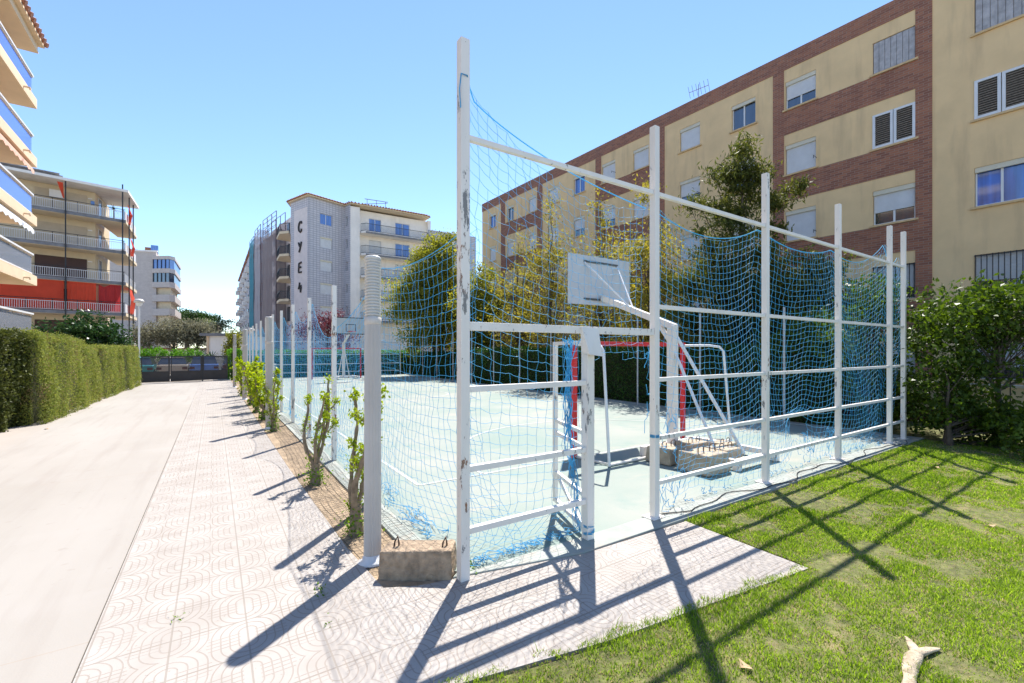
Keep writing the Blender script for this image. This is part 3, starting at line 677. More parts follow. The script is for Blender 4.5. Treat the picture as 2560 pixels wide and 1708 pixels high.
# door leaf, swung into the court
ex, ey = 3.40, 4.17; H0 = Vector((GX, FY + .05, 0)); E0 = Vector((ex, ey, 0))
door = MB()
for P_ in (H0, E0): door.bar(P_ + Vector((0, 0, .10)), P_ + Vector((0, 0, 2.0)), .045)
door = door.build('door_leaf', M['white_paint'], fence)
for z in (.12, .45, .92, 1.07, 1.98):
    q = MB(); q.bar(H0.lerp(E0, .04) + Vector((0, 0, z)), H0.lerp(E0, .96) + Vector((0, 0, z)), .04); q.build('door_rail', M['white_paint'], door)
q = MB(); q.bar(H0.lerp(E0, .05) + Vector((0, 0, .14)), H0.lerp(E0, .95) + Vector((0, 0, .43)), .03); q.build('door_brace', M['white_paint'], door)

SPI = 2.374
side = thing('court_fence', 'long row of peeling white posts along the footpath side of the court', 'fence', (1.71, FY, 0), 'fences around the sports court')
for i in range(1, 14):
    m = MB(); y = FY + i * SPI; m.box(1.71 - .036, 1.71 + .036, y - .036, y + .036, .03, (2.98, 3.0, 3.02, 3.08, 3.1, 3.14, 3.18)[min(i - 1, 6)])
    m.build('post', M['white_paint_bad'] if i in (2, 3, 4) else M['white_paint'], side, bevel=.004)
far = thing('court_fence', 'white post and rail fence closing the far end of the court', 'fence', (6.9, 34.15, 0), 'fences around the sports court')
for i in range(1, 6):
    m = MB(); x = 1.71 + i * 2.1; m.box(x - .03, x + .03, 34.12, 34.18, .03, 3.3); m.build('post', M['white_metal'], far)
for z in (.35, .92, 1.6, 2.5):
    m = MB(); m.box(1.75, 12.1, 34.13, 34.17, z - .025, z + .025); m.build('rail', M['white_metal'], far)
rs_ = thing('court_fence', 'row of thin grey posts in front of the dark hedge, right side of the court', 'fence', (12.12, 5.66, 0), 'fences around the sports court')
for i in range(1, 13):
    m = MB(); y = FY + i * SPI; m.tube([(12.12, y, .03), (12.12, y, 3.0)], .03, 8); m.build('post', M['grey_post'], rs_)

def cords(nodes, mask_h, mask_v, r):
    """net from node grid (I,J,3): horizontal cords join i,i+1 and vertical cords join j,j+1"""
    A = []; B = []
    a = nodes[:-1, :][mask_h]; b = nodes[1:, :][mask_h]; A.append(a); B.append(b)
    a = nodes[:, :-1][mask_v]; b = nodes[:, 1:][mask_v]; A.append(a); B.append(b)
    return np.concatenate(A), np.concatenate(B)
def prisms(A, B, r):
    n = len(A); d = B - A; ln_ = np.linalg.norm(d, axis=1); ok = ln_ > 1e-5; A, B, d, ln_ = A[ok], B[ok], d[ok], ln_[ok]; n = len(A)
    d = d / ln_[:, None]; ref = np.where(np.abs(d[:, 2:3]) > .8, np.array([[1., 0, 0]]), np.array([[0, 0, 1.]]))
    u = np.cross(d, ref); u /= np.linalg.norm(u, axis=1)[:, None]; w = np.cross(d, u)
    ring = [u * math.cos(k * 2.0944) + w * math.sin(k * 2.0944) for k in range(3)]
    if np.isscalar(r): r = np.full(n, r)
    v = np.stack([A + q * r[:, None] for q in ring] + [B + q * r[:, None] for q in ring], 1).reshape(-1, 3)
    i = np.arange(n)[:, None] * 6
    f = np.concatenate([i + np.array([[k, (k + 1) % 3, 3 + (k + 1) % 3, 3 + k]]) for k in range(3)])
    return v, f
def sagcords(A, B, r, sag):
    """each cord hangs slightly between its knots"""
    ln_ = np.linalg.norm(B - A, axis=1); hor = np.abs((B - A)[:, 2]) < .8 * ln_
    Mid = (A + B) / 2; Mid[:, 2] -= np.where(hor, ln_ * sag * rng.uniform(.3, 1.5, len(A)), 0)
    v1, f1 = prisms(np.concatenate([A[hor], Mid[hor], A[~hor]]), np.concatenate([Mid[hor], B[hor], B[~hor]]), r)
    return v1, f1
def top_curve(x, posts, heights, sags):
    z = np.zeros_like(x)
    for k in range(len(posts) - 1):
        s_ = (x >= posts[k] - 1e-6) & (x <= posts[k + 1] + 1e-6); u = (x[s_] - posts[k]) / (posts[k + 1] - posts[k])
        z[s_] = heights[k] * (1 - u) + heights[k + 1] * u - sags[k] * 4 * u * (1 - u)
    return z

# net over the door bay
nx, nz = 25, 42
xs = np.linspace(1.76, 4.06, nx); u = (xs - 1.76) / 2.3
zt = 4.12 - .62 * u ** .62 - .05 * np.sin(u * math.pi)
N = np.zeros((nx, nz, 3))
for j in range(nz):
    w = j / (nz - 1); zb = .06
    zz = zb + (zt - zb) * w
    drag = np.exp(-((w - .95) / .2) ** 2) * .10 * (1 - u)                # bunched under the post tie
    N[:, j] = np.stack([xs + .03 * np.sin(w * 9) * u * (1 - u) * 4, FY + .08 + .07 * np.sin(w * 5 + u * 4), zz - .16 * 4 * u * (1 - u) * (w * .6 + .2)], 1)
N += rng.normal(size=N.shape) * np.array([.008, .010, .009])
N[:, :, 2] = np.maximum(N[:, :, 2], .045)
low = (N[:, :, 2] < 1.80) & (N[:, :, 0] > 3.06)
N[:, :, 1] -= np.where((N[:, :, 2] < .35) & (N[:, :, 0] < 3.1), .0, 0)
fl = (N[:, :, 2] < .3) & ~low; N[:, :, 1] += np.where(fl, (.3 - N[:, :, 2]) * .8, 0)
mh = ~(low[:-1] | low[1:]); mv = ~(low[:, :-1] | low[:, 1:])
mh &= rng.random(mh.shape) > .02; mv &= rng.random(mv.shape) > .015
A, B = cords(N, mh, mv, .003)
v, f = sagcords(A, B, .0018, .07)
netroot = thing('sports_net', 'blue rope net torn open around the doorway, tied to the tallest post', 'net', (1.76, FY, 0), 'blue nets around the court')
np_build('mesh', v, f, M['net'], netroot)
t = MB(); t.tube([(1.66, FY - .05, 3.86), (1.645, FY - .06, 4.0), (1.66, FY - .06, 4.13), (1.72, FY - .05, 4.14), (1.80, FY + .05, 4.10)] + [(x, FY + .08, z) for x, z in zip(xs[1:], zt[1:] + .0)], .0055, 6); t.build('edge_rope', M['net'], netroot)
t = MB(); rr = random.Random(3)                # gathered bundle hanging beside the doorway
for k in range(17):
    x, y, z = 2.98 + rr.uniform(-.10, .10), FY + .12 + rr.uniform(-.07, .07), 2.02 + rr.uniform(-.06, .05); pts = [(x, y, z)]
    zend = rr.choice((.1, .12, .5, .9, 1.2))
    while z > zend:
        z -= rr.uniform(.06, .12); cx_ = 2.99 + .05 * math.sin(z * 3) + (.10 * max(0, .8 - z)); x += (cx_ - x) * .35 + rr.uniform(-.035, .035); y += (FY + .13 - y) * .3 + rr.uniform(-.03, .03); pts.append((x, y, z))
    t.tube(pts, .0035, 4, False)
for k in range(30):                            # net pile along the kerb
    x = rr.uniform(1.8, 2.9); pts = [(x, FY + .08 + rr.uniform(0, .12), .06)]
    for _ in range(6): x += rr.uniform(-.02, .10); pts.append((x, FY + .08 + rr.uniform(-.03, .15) + (x - 1.8) * .03, .04 + rr.uniform(.0, .05)))
    t.tube(pts, .0032, 4, False)
for k in range(9): t.tube([(GX + .05 * math.cos(k * 1.1 + q), FY + .06 * math.sin(k * 1.1 + q) - .01, .07 + k * .012) for q in (0, .8, 1.6, 2.4)], .006, 4, False)
t.build('gathered_cord', M['net'], netroot)

# net over the right-hand bays
posts = [4.11, 6.505, 8.905, 11.32, 12.12]
nx, nz = 80, 42
xs = np.linspace(4.17, 12.09, nx)
zt = top_curve(xs, posts, [3.56, 3.64, 3.64, 4.05, 3.9], [.24, .16, .28, .25][:4])
N = np.zeros((nx, nz, 3))
ub = np.interp(xs, posts, [0, 1, 2, 3, 4]) % 1.0
for j in range(nz):
    w = j / (nz - 1)
    zb = .05 + .22 * np.exp(-((xs - 8.0) / .35) ** 2) + .1 * np.exp(-((xs - 5.2) / .3) ** 2)
    sagm = .17 * 4 * ub * (1 - ub) * np.sin(w * math.pi * .8 + .4) * .7
    N[:, j] = np.stack([xs, FY + .10 + .10 * np.sin(xs * 1.7 + w * 4) * (1 - abs(w - .5)) + .10 * np.exp(-(w / .12) ** 2), zb + (zt - zb) * w - sagm * (w > .03)], 1)
hole = np.exp(-(((N[:, :, 0] - 8.05) / .5) ** 2 + ((N[:, :, 2] - .62) / .28) ** 2))
N[:, :, 2] += hole * .16 * np.sign(.62 - N[:, :, 2] + .3); N[:, :, 1] += hole * .15
N += rng.normal(size=N.shape) * np.array([.005, .008, .005])
N[:, :, 2] = np.maximum(N[:, :, 2], .045)
# the net's left end has come loose near the door post
loose = (N[:, :, 0] < 4.75) & (N[:, :, 2] < 1.55) & (N[:, :, 0] < 4.17 + .55 * np.clip((1.55 - N[:, :, 2]) / .7, 0, 1))
tear = (abs(N[:, :, 0] - 8.15) < .18) & (abs(N[:, :, 2] - .66) < .13)
gone = loose | tear
mh = ~(gone[:-1] | gone[1:]) & (rng.random(gone[:-1].shape) > .008); mv = ~(gone[:, :-1] | gone[:, 1:]) & (rng.random(gone[:, :-1].shape) > .008)
A, B = cords(N, mh, mv, .003); v, f = sagcords(A, B, .0019, .06)
netr = thing('sports_net', 'long blue rope net hung across the bays facing the lawn', 'net', (4.17, FY, 0), 'blue nets around the court')
np_build('mesh', v, f, M['net'], netr)
t = MB(); t.tube([(x, FY + .10, z) for x, z in zip(xs, zt - .005)], .006, 6); t.build('edge_rope', M['net_pale'], netr)
t = MB(); rr = random.Random(9)
def scrag(n, x0, x1, z0, z1, ln_, r=.0032):
    for k in range(n):
        p = Vector((rr.uniform(x0, x1), FY + .1 + rr.uniform(-.05, .12), rr.uniform(z0, z1))); pts = [p.copy()]
        for _ in range(7): p = p + Vector((rr.uniform(-.5, .5), rr.uniform(-.3, .3), rr.uniform(-1, .35))) * ln_ / 7; p.z = max(.045, p.z); pts.append(p.copy())
        t.tube(pts, r, 4, False)
scrag(34, 4.2, 4.75, .1, 1.3, .55); scrag(22, 7.9, 8.4, .15, .6, .35); scrag(60, 4.7, 11.2, .05, .14, .45); scrag(16, 8.9, 9.3, .2, .6, .4); scrag(14, 4.2, 4.3, 1.0, 2.2, .5)
for k in range(4): t.tube([(4.11 + .05 * math.cos(q), FY + .05 * math.sin(q), .93 + .008 * k) for q in np.linspace(0, 6.2, 9)], .005, 4, False)
t.build('torn_cord', M['net'], netr)
t = MB(); px_ = 4.6; pts = [(4.2, FY + .02, .04)]
while px_ < 12: pts.append((px_, FY - .10 + .09 * math.sin(px_ * 2.6) + .04 * math.sin(px_ * 7), .042)); px_ += .12
t.tube(pts, .006, 5); t.build('ground_rope', M['net_dark'], netr)

# net along the footpath side
L_ = 13 * SPI; nx, nz = 300, 29
ys = np.linspace(FY + .05, FY + L_, nx); pyl = [FY + i * SPI for i in range(14)]
hts = [2.95, 2.95, 2.30] + [2.92] * 11
zt = top_curve(ys, pyl, hts, [.12, .10] + [.42, .36] + [.34] * 9)
ub = ((ys - FY) / SPI) % 1.0
N = np.zeros((nx, nz, 3))
for j in range(nz):
    w = j / (nz - 1)
    N[:, j] = np.stack([1.78 + .08 * np.sin(ys * 2.2 + w * 5) * (1 - w) + .06 * np.exp(-(w / .1) ** 2), ys, .05 + (zt - .05) * w - .10 * 4 * ub * (1 - ub) * np.sin(w * math.pi) * (ys > FY + SPI * 1.5)], 1)
N[:, :, 0] += np.clip(1 - (ys - FY) / 2.2, 0, 1)[:, None] ** 2 * (.10 + .35 * np.exp(-((np.linspace(0, 1, nz) - .02) / .2) ** 2))[None, :]
N += rng.normal(size=N.shape) * np.array([.008, .007, .006]); N[:, :, 2] = np.maximum(N[:, :, 2], .045)
mh = rng.random((nx - 1, nz)) > .004; mv = rng.random((nx, nz - 1)) > .004
A, B = cords(N, mh, mv, .003)
v, f = prisms(A, B, .0018)
nets = thing('sports_net', 'very long blue net sagging between the footpath side posts', 'net', (1.78, FY, 0), 'blue nets around the court')
np_build('mesh', v, f, M['net'], nets)
t = MB(); t.tube([(1.775, y, z) for y, z in zip(ys, zt)], .0038, 6); t.build('edge_rope', M['net_pale'], nets)
t = MB(); rr = random.Random(4)
for k in range(90):
    y = FY + .8 + rr.random() ** 2 * 20; x = 1.74 + rr.uniform(.0, .22); pts = [(x, y, .045 + rr.uniform(0, .05))]
    for _ in range(5): y += rr.uniform(-.05, .14); x += rr.uniform(-.06, .06); pts.append((min(max(x, 1.70), 2.02), y, .04 + rr.uniform(0, .06)))
    t.tube(pts, .0034, 4, False)
t.build('gathered_cord', M['net'], nets)
# far end net
nx, nz = 80, 22; xs = np.linspace(1.75, 12.1, nx); N = np.zeros((nx, nz, 3))
for j in range(nz):
    w = j / (nz - 1); N[:, j] = np.stack([xs, 34.10 + .05 * np.sin(xs * 2 + w * 3), .05 + w * (2.9 - .25 * np.abs(np.sin((xs - 1.71) / 2.1 * math.pi)))], 1)
A, B = cords(N, np.ones((nx - 1, nz), bool), np.ones((nx, nz - 1), bool), .003); v, f = prisms(A, B, .0045)
netf = thing('sports_net', 'blue net hung on the far end fence behind the far goal', 'net', (6.9, 34.1, 0), 'blue nets around the court'); np_build('mesh', v, f, M['net'], netf)
# thin dark mesh lying over the bed soil
ny = 150; nxx = 10; N = np.zeros((nxx, ny, 3)); yy = np.linspace(3.75, 14.5, ny)
for i in range(nxx): N[i] = np.stack([1.09 + i * .065 + .01 * np.sin(yy * 5 + i) + .05 * np.sin(yy * .7), yy, .014 + .006 * np.sin(yy * 4 + i) + .03 * (i > 6) * 1.0], 1)
A, B = cords(N, np.ones((nxx - 1, ny), bool), np.ones((nxx, ny - 1), bool), .003); v, f = prisms(A, B, .0018)
o = np_build('ground_mesh', v, f, M['net_dark']); tag(o, 'thin dark plastic mesh lying over the bed soil under the pruned shrubs', 'mesh')

# ------------------------------------------------------------------ ribbed columns
def ribbed():
    x, y = 1.19, 4.05
    c = thing('ribbed_column', 'tall ribbed aluminium light column nearest the camera, beside the concrete block', 'column', (x, y, 0), 'ribbed light columns in the soil bed')
    m = MB(); prof = []; n = 36; vs = []; rows = (0.0, 2.08)
    for z in rows:
        for k in range(n * 2):
            w = math.pi * k / n; r = .0765 if k % 2 else .0700
            vs.append((x + r * math.cos(w), y + r * math.sin(w), z))
    m.add(vs, [(k, (k + 1) % (2 * n), 2 * n + (k + 1) % (2 * n), 2 * n + k) for k in range(2 * n)]); m.build('fluted_shaft', M['column'], c)
    m = MB(); m.lathe([(.072, 2.06), (.081, 2.065), (.081, 2.13), (.072, 2.135)], x, y, 32); m.build('collar', M['column'], c)
    m = MB(); prof = [(.066, 2.13)]; z = 2.14
    for k in range(19): prof += [(.050, z), (.0765, z + .0065), (.0800, z + .012), (.0765, z + .018), (.050, z + .0235)]; z += .0285
    prof += [(.079, z), (.079, z + .02), (.07, z + .032), (0, z + .034)]
    m.lathe(prof, x, y, 40); m.build('louvred_head', M['louvre'], c)
    m = MB(); m.lathe([(.135, -.01), (.135, .012), (.09, .02), (.085, .05), (.075, .06)], x, y, 28); m.build('base_plate', M['white_metal'], c)
    return c
col0 = ribbed()
col0.rotation_euler = (-.14, .043, 0); col0.scale = (1, 1, 1.05)                               # it leans a little away
dup(col0, (1.12, 12.3, 0), 'second ribbed light column, standing behind the thin pruned shrub', 1)
dup(col0, (1.0, 20.1, 0), 'third ribbed light column, half hidden by the yellow-green bushes', 2)
dup(col0, (.9, 27.0, 0), 'farthest ribbed light column near the driveway gate', 3)

# loose concrete block with lifting loops
blk = thing('concrete_block', 'rough brown concrete block with two rebar loops by the corner post', 'block', (1.45, 3.6, 0))
m = MB(); a = Vector((1.12, 3.69, -.03)); b = Vector((1.62, 3.325, -.03)); dd = (b - a).normalized(); nn = Vector((-dd.y, dd.x, 0)); q = a - dd * .0
def bp(s_, n_, z): p = a + dd * s_ + nn * n_; return (p.x, p.y, z)
ln2 = (b - a).length
m.hexa([bp(0, 0, -.04), bp(ln2, 0, -.04), bp(ln2 + .01, .24, -.04), bp(.02, .25, -.04), bp(.012, .012, .235), bp(ln2 - .005, .008, .255), bp(ln2, .235, .255), bp(.03, .24, .24)])
bo = m.build('block', M['concrete'], blk, bevel=.016)
sb_ = bo.modifiers.new('fine', 'SUBSURF'); sb_.subdivision_type = 'SIMPLE'; sb_.levels = sb_.render_levels = 5
tx = bpy.data.textures.new('block_roughness', 'CLOUDS'); tx.noise_scale = .045; tx.noise_depth = 4
dm = bo.modifiers.new('rough', 'DISPLACE'); dm.texture = tx; dm.strength = .022; dm.texture_coords = 'GLOBAL'
for s_ in (.12, .53):
    t = MB(); t.tube([bp(s_ - .01, .09, .2), bp(s_, .10, .285), bp(s_ + .02, .11, .325), bp(s_ + .028, .12, .27), bp(s_ + .03, .12, .2)], .008, 6); t.build('lifting_loop', M['rebar'], blk)

# ------------------------------------------------------------------ goals and hoops
def goal(label, y, sg, base):
    g = thing('handball_goal', label, 'goal', (6.78, y, 0), 'red handball goals'); z0 = .025
    for x in (5.25, 8.31):
        m = MB(); m.box(x - .04, x + .04, y - .04, y + .04, z0, 2.06); m.build('goal_post', M['red_paint'], g, bevel=.006)
    m = MB(); m.box(5.29, 8.27, y - .04, y + .04, 1.98, 2.06); m.build('crossbar', M['red_paint'], g, bevel=.006)
    for x in (5.25, 8.31):
        m = MB(); xo = x + (.06 if x < 6 else .5) * 1
        m.tube([(x, y - sg * .04, 2.0), (x + (xo - x) * .5, y - sg * .45, 2.0), (x + (xo - x) * .75, y - sg * .60, 1.97), (x + (xo - x) * .85, y - sg * .66, 1.88), (x + (xo - x), y - sg * .78, .03)], .024, 10); m.build('side_frame', M['white_metal'], g)
    m = MB(); m.tube([(5.25, y, .05), (5.33, y - sg * .78, .05), (8.8, y - sg * .72, .05), (8.31, y, .05)], .022, 8, True, False); m.build('ground_bar', M['white_paint_bad'], g)
    return g
goal('red handball goal near the open door, white tubular back frame', 5.92, 1, 0)
goal('small distant red handball goal at the far end of the court', 31.0, -1, 0)

def hoop(label, y0, sg, ballast):
    x = 7.05; g = thing('basketball_hoop', label, 'basketball hoop', (x, y0, 0), 'basketball hoops')
    P = lambda dx, dy, z: (x + dx, y0 + sg * dy, z)
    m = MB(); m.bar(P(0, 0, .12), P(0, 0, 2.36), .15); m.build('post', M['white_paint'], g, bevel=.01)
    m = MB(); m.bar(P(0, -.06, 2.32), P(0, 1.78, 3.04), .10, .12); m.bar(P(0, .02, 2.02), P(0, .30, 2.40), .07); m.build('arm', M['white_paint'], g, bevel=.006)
    bb = MB(); bb.box(x - .92, x + .92, y0 + sg * 1.86 - .015, y0 + sg * 1.86 + .015, 2.88, 3.93); bb = bb.build('backboard', M['backboard'], g)
    f = y0 + sg * 1.86
    for z in (3.0, 3.80): m = MB(); m.box(x - .5, x + .52, *sorted((f - sg * .017, f - sg * .036)), z - .02, z + .02); m.build('rear_strip', M['dark_strip'], bb)
    m = MB(); yy = f + sg * .019
    for (x0, x1, z0, z1) in ((-.92, .92, 2.88, 2.93), (-.92, .92, 3.88, 3.93), (-.92, -.87, 2.93, 3.88), (.87, .92, 2.93, 3.88), (-.3, .3, 3.05, 3.09), (-.3, .3, 3.47, 3.51), (-.3, -.26, 3.09, 3.47), (.26, .3, 3.09, 3.47)):
        m.box(x + x0, x + x1, yy - .003, yy + .003, z0, z1)
    m.build('board_marking', M['black_metal'], bb)
    for dx in (-.48, .5):
        m = MB(); m.tube([P(dx, 1.84, 3.78), P(.03 if dx > 0 else -.03, .95, 2.73)], .018, 8); m.build('board_strut', M['white_metal'], g)
    m = MB(); pts = [(x + .225 * math.cos(w), f + sg * .40 + .225 * math.sin(w), 3.05) for w in np.linspace(0, 2 * math.pi, 25)]; m.tube(pts, .012, 6, False); m.bar((x, f + sg * .02, 3.05), (x, f + sg * .18, 3.05), .1, .03); m.build('rim', M['red_paint'], g)
    m = MB(); m.tube([P(.04, -.03, 2.2), P(.62, -1.0, .10)], .03, 8); m.build('brace', M['white_metal'], g)
    m = MB(); m.tube([P(-.02, -.05, 1.9), P(-.12, -1.0, .10)], .026, 8); m.build('brace', M['white_metal'], g)
    m = MB()
    for x0, x1, d0, d1 in ((-.72, .95, .05, .15), (-.30, .95, -1.42, -1.32), (-.30, -.22, -1.32, .05), (.85, .95, -1.32, .05)):
        a0, a1 = sorted((y0 + sg * d0, y0 + sg * d1)); m.box(x + x0, x + x1, a0, a1, .10, .19)
    for dx, dy in ((-.67, .1), (.9, .1), (-.25, -1.37), (.9, -1.37)): m.box(x + dx - .05, x + dx + .05, y0 + sg * dy - .05, y0 + sg * dy + .05, .025, .10)
    m.build('base_frame', M['white_paint_bad'], g)
hoop('near basketball hoop seen from behind, on a ballasted frame by the goal', 5.24, 1, True)
hoop('far basketball hoop facing the camera at the other end of the court', 30.4, -1, False)
GB = 'concrete ballast blocks on the near hoop frame'
bl0 = thing('ballast_block', 'largest ballast block at the front left corner of the hoop frame', 'ballast block', (6.36, 4.15, .03), GB)
m = MB(); m.prism([(6.06, 3.88), (6.66, 3.88), (6.66, 4.45), (6.06, 4.45)], .03, .33, [(6.09, 3.91), (6.63, 3.91), (6.63, 4.42), (6.09, 4.42)]); m.build('block', M['ballast'], bl0, bevel=.02)
for qx in (6.2, 6.5):
    t = MB(); t.tube([(qx - .07, 4.1, .3), (qx - .07, 4.1, .41), (qx - .04, 4.1, .44), (qx + .04, 4.1, .44), (qx + .07, 4.1, .41), (qx + .07, 4.1, .3)], .009, 6); t.build('lifting_loop', M['rebar'], bl0)
# the others lie on the frame
for lab, (x, y, z), rz, sc in (('ballast block right behind the largest one', (6.36, 4.84, .03), .06, .95), ('ballast block at the back of the hoop frame near the post', (7.13, 4.88, .05), .03, .84),
        ('ballast block at the front of the hoop frame, beside the largest one', (7.12, 4.28, .05), -.03, .84), ('small ballast block at the right of the hoop frame', (7.64, 4.60, .05), .05, .74)):
    dup(bl0, (x, y, z), lab, rz, sc * .9)

# litter bin at the far end
b_ = thing('litter_bin', 'small white litter bin on two legs at the far end of the court', 'bin', (3.2, 33.2, .02))
m = MB(); m.lathe([(0, .35), (.15, .35), (.19, .85), (.20, .87), (.17, .86)], 3.2, 33.2, 16); m.build('bin_body', M['plastic_white'], b_)
for dx in (-.22, .22): m = MB(); m.tube([(3.2 + dx, 33.2, .02), (3.2 + dx, 33.2, .95)], .02, 6); m.build('leg', M['grey_post'], b_)
m = MB(); m.lathe([(.24, .98), (.24, 1.0), (0, 1.03)], 3.2, 33.2, 16); m.build('lid', M['plastic_white'], b_)

# street lamps with mushroom heads
def lamp(label, x, y, h, s_=1):
    l = thing('street_lamp', label, 'street lamp', (x, y, 0), 'mushroom street lamps')
    m = MB(); m.tube([(x, y, 0), (x, y, h - .45 * s_)], .055, 8); m.build('pole', M['white_metal'], l)
    m = MB(); m.lathe([(.10 * s_, h - .5 * s_), (.16 * s_, h - .45 * s_), (.2 * s_, h - .25 * s_)], x, y, 16); m.build('lamp_glass', M['plastic_white'], l)
    m = MB(); m.lathe([(.2 * s_, h - .27 * s_), (.29 * s_, h - .26 * s_), (.27 * s_, h - .12 * s_), (.18 * s_, h - .03 * s_), (0, h)], x, y, 20); m.build('lamp_shade', M['louvre'], l)
lamp('grey mushroom street lamp behind the far end of the clipped hedge', -4.15, 38.8, 5.35)
lamp('mushroom street lamp behind the far court fence', 2.8, 46.2, 3.9)
lamp('mushroom street lamp seen through the lowest glass balcony at the left edge', -8.9, 34.8, 3.5, 1.1)

# ------------------------------------------------------------------ buildings
class Fr:
    """facade frame: t runs along the wall, z up, n outwards"""
    def __init__(s, O, u, flip=1):
        s.O = Vector((O[0], O[1])); s.u = Vector(u).normalized(); s.n = Vector((s.u.y, -s.u.x)) * flip
    def p(s, t, n, z): q = s.O + s.u * t + s.n * n; return (q.x, q.y, z)
    def box(s, m, t0, t1, z0, z1, n0, n1):
        m.prism([s.p(t0, n0, 0)[:2], s.p(t1, n0, 0)[:2], s.p(t1, n1, 0)[:2], s.p(t0, n1, 0)[:2]], z0, z1)
    def holes(s, m, t0, t1, z0, z1, hs, depth):
        ts = sorted({t0, t1, *[h[0] for h in hs], *[h[1] for h in hs]}); zs = sorted({z0, z1, *[h[2] for h in hs], *[h[3] for h in hs]})
        for a, b in zip(ts[:-1], ts[1:]):
            for c, d in zip(zs[:-1], zs[1:]):
                tm, zm = (a + b) / 2, (c + d) / 2
                if any(h[0] < tm < h[1] and h[2] < zm < h[3] for h in hs): continue
                m.quad(s.p(a, 0, c), s.p(b, 0, c), s.p(b, 0, d), s.p(a, 0, d))
        for a, b, c, d in hs:
            m.quad(s.p(a, 0, c), s.p(a, -depth, c), s.p(a, -depth, d), s.p(a, 0, d)); m.quad(s.p(b, 0, c), s.p(b, -depth, c), s.p(b, -depth, d), s.p(b, 0, d))
            m.quad(s.p(a, 0, d), s.p(b, 0, d), s.p(b, -depth, d), s.p(a, -depth, d)); m.quad(s.p(a, 0, c), s.p(b, 0, c), s.p(b, -depth, c), s.p(a, -depth, c))
            m.quad(s.p(a, -depth, c), s.p(b, -depth, c), s.p(b, -depth, d), s.p(a, -depth, d))

def window(fr, par, a, b, c, d, kind, depth=.16, sill='beige_sill', frame='white_metal', box=True):
    w = MB(); e = .05; n0, n1 = -depth + .012, -depth + .06
    fr.box(w, a + .012, a + e, c + .012, d - .012, n0, n1); fr.box(w, b - e, b - .012, c + .012, d - .012, n0, n1)
    fr.box(w, a + e, b - e, c + .012, c + e, n0, n1); fr.box(w, a + e, b - e, d - e, d - .012, n0, n1)
    mid = (a + b) / 2
    if kind in ('slide', 'half', 'slide_dark', 'curtain'): fr.box(w, mid - .03, mid + .03, c + e, d - e, n0, n1)
    wo = w.build('window', M[frame], par)
    top = d - .02
    if box and kind not in ('plank', 'louvre', 'barred'):
        q = MB(); fr.box(q, a + .01, b - .01, d - .17, d - .004, n1 + .003, -.02); q.build('shutter_box', M['roller_box'], wo); top = d - .172
    g = 'glass_blue' if kind in ('slide', 'curtain') else 'glass_dark'
    if kind in ('half', 'slide', 'slide_dark', 'curtain', 'barred'):
        q = MB(); fr.box(q, a + e, b - e, c + e, d - e, n0 + .004, n0 + .016); q.build('pane', M[g], wo)
    if kind in ('roller', 'half', 'barred'):
        lo = c + .03 if kind == 'roller' else c + (d - c) * (.36 if kind == 'half' else .32)
        q = MB(); fr.box(q, a + .03, b - .03, lo, top, n1 + .004, n1 + .022); q.build('shutter', M['roller'], wo)
    if kind == 'plank':
        q = MB(); k = max(4, int((b - a) / .16)); st = (b - a - .03) / k
        for i in range(k): fr.box(q, a + .015 + i * st + .006, a + .015 + (i + 1) * st - .006, c + .01, d - .02, -.06, -.03 + .006 * ((i * 7) % 3))
        for z in (c + .22, d - .24): fr.box(q, a + .02, b - .02, z, z + .09, -.085, -.062)
        q.build('shutter', M['wood_grey'], wo)
    if kind == 'louvre':
        for x0, x1 in ((a, mid - .01), (mid + .01, b)):
            q = MB(); fr.box(q, x0, x0 + .08, c, d, -.02, .035); fr.box(q, x1 - .08, x1, c, d, -.02, .035); fr.box(q, x0 + .08, x1 - .08, c, c + .09, -.02, .035); fr.box(q, x0 + .08, x1 - .08, d - .08, d, -.02, .035)
            q.build('shutter_frame', M['white_metal'], wo)
            q = MB(); fr.box(q, x0 + .08, x1 - .08, c + .09, d - .08, -.045, -.03); q.build('slat_gap_shade', M['gap_shade'], wo)  # flat dark panel standing for shade behind the slats
            q = MB(); z = c + .105
            while z < d - .12: fr.box(q, x0 + .08, x1 - .08, z, z + .036, -.026, .012); z += .078
            q.build('louvre', M['slat_wood'], wo)
    if kind == 'barred':
        q = MB(); k = max(3, int((b - a) / .13))
        for i in range(k + 1): x = a + .03 + i * (b - a - .06) / k; fr.box(q, x - .012, x + .012, c + .02, d, .01, .034)
        fr.box(q, a, b, d - .05, d - .02, .012, .03); fr.box(q, a, b, c + .05, c + .08, .012, .03); q.build('grille', M['black_metal'], wo)
    if sill:
        q = MB(); fr.box(q, a - .09, b + .09, c - .075, c - .004, -.10, .07); q.build('sill', M[sill], wo)
    return wo

# --- yellow block with brick bands, right
ang = math.atan2(34.6 - 5.86, 19.85 - 20.97)
uR = (math.cos(ang), math.sin(ang)); fR = Fr((20.97, 5.86), uR, -1)          # t grows away from the camera
if fR.n.x > 0: fR.n = -fR.n
rb = thing('yellow_apartment_building', 'long yellow apartment block with red brick bands and parapet behind the trees', 'building', (20.5, 20, 0))
SL = [12.40, 9.55, 6.65, 3.78, .95]; HT = [1.2, 1.28, 1.3, 1.28, 1.2]
cols = {'A1': (2.65, 3.83), 'A2': (-.5, .74), 'B1': (7.86, 9.02), 'B2': (5.1, 6.22), 'C1': (13.45, 14.55), 'C2': (11.0, 12.1), 'D1': (18.63, 19.71), 'D2': (16.05, 17.09), 'E1': (24.0, 24.89), 'E2': (21.12, 22.05), 'F': (26.58, 27.53), 'Z': (-3.22, -1.99), 'Y': (-8.2, -6.2)}
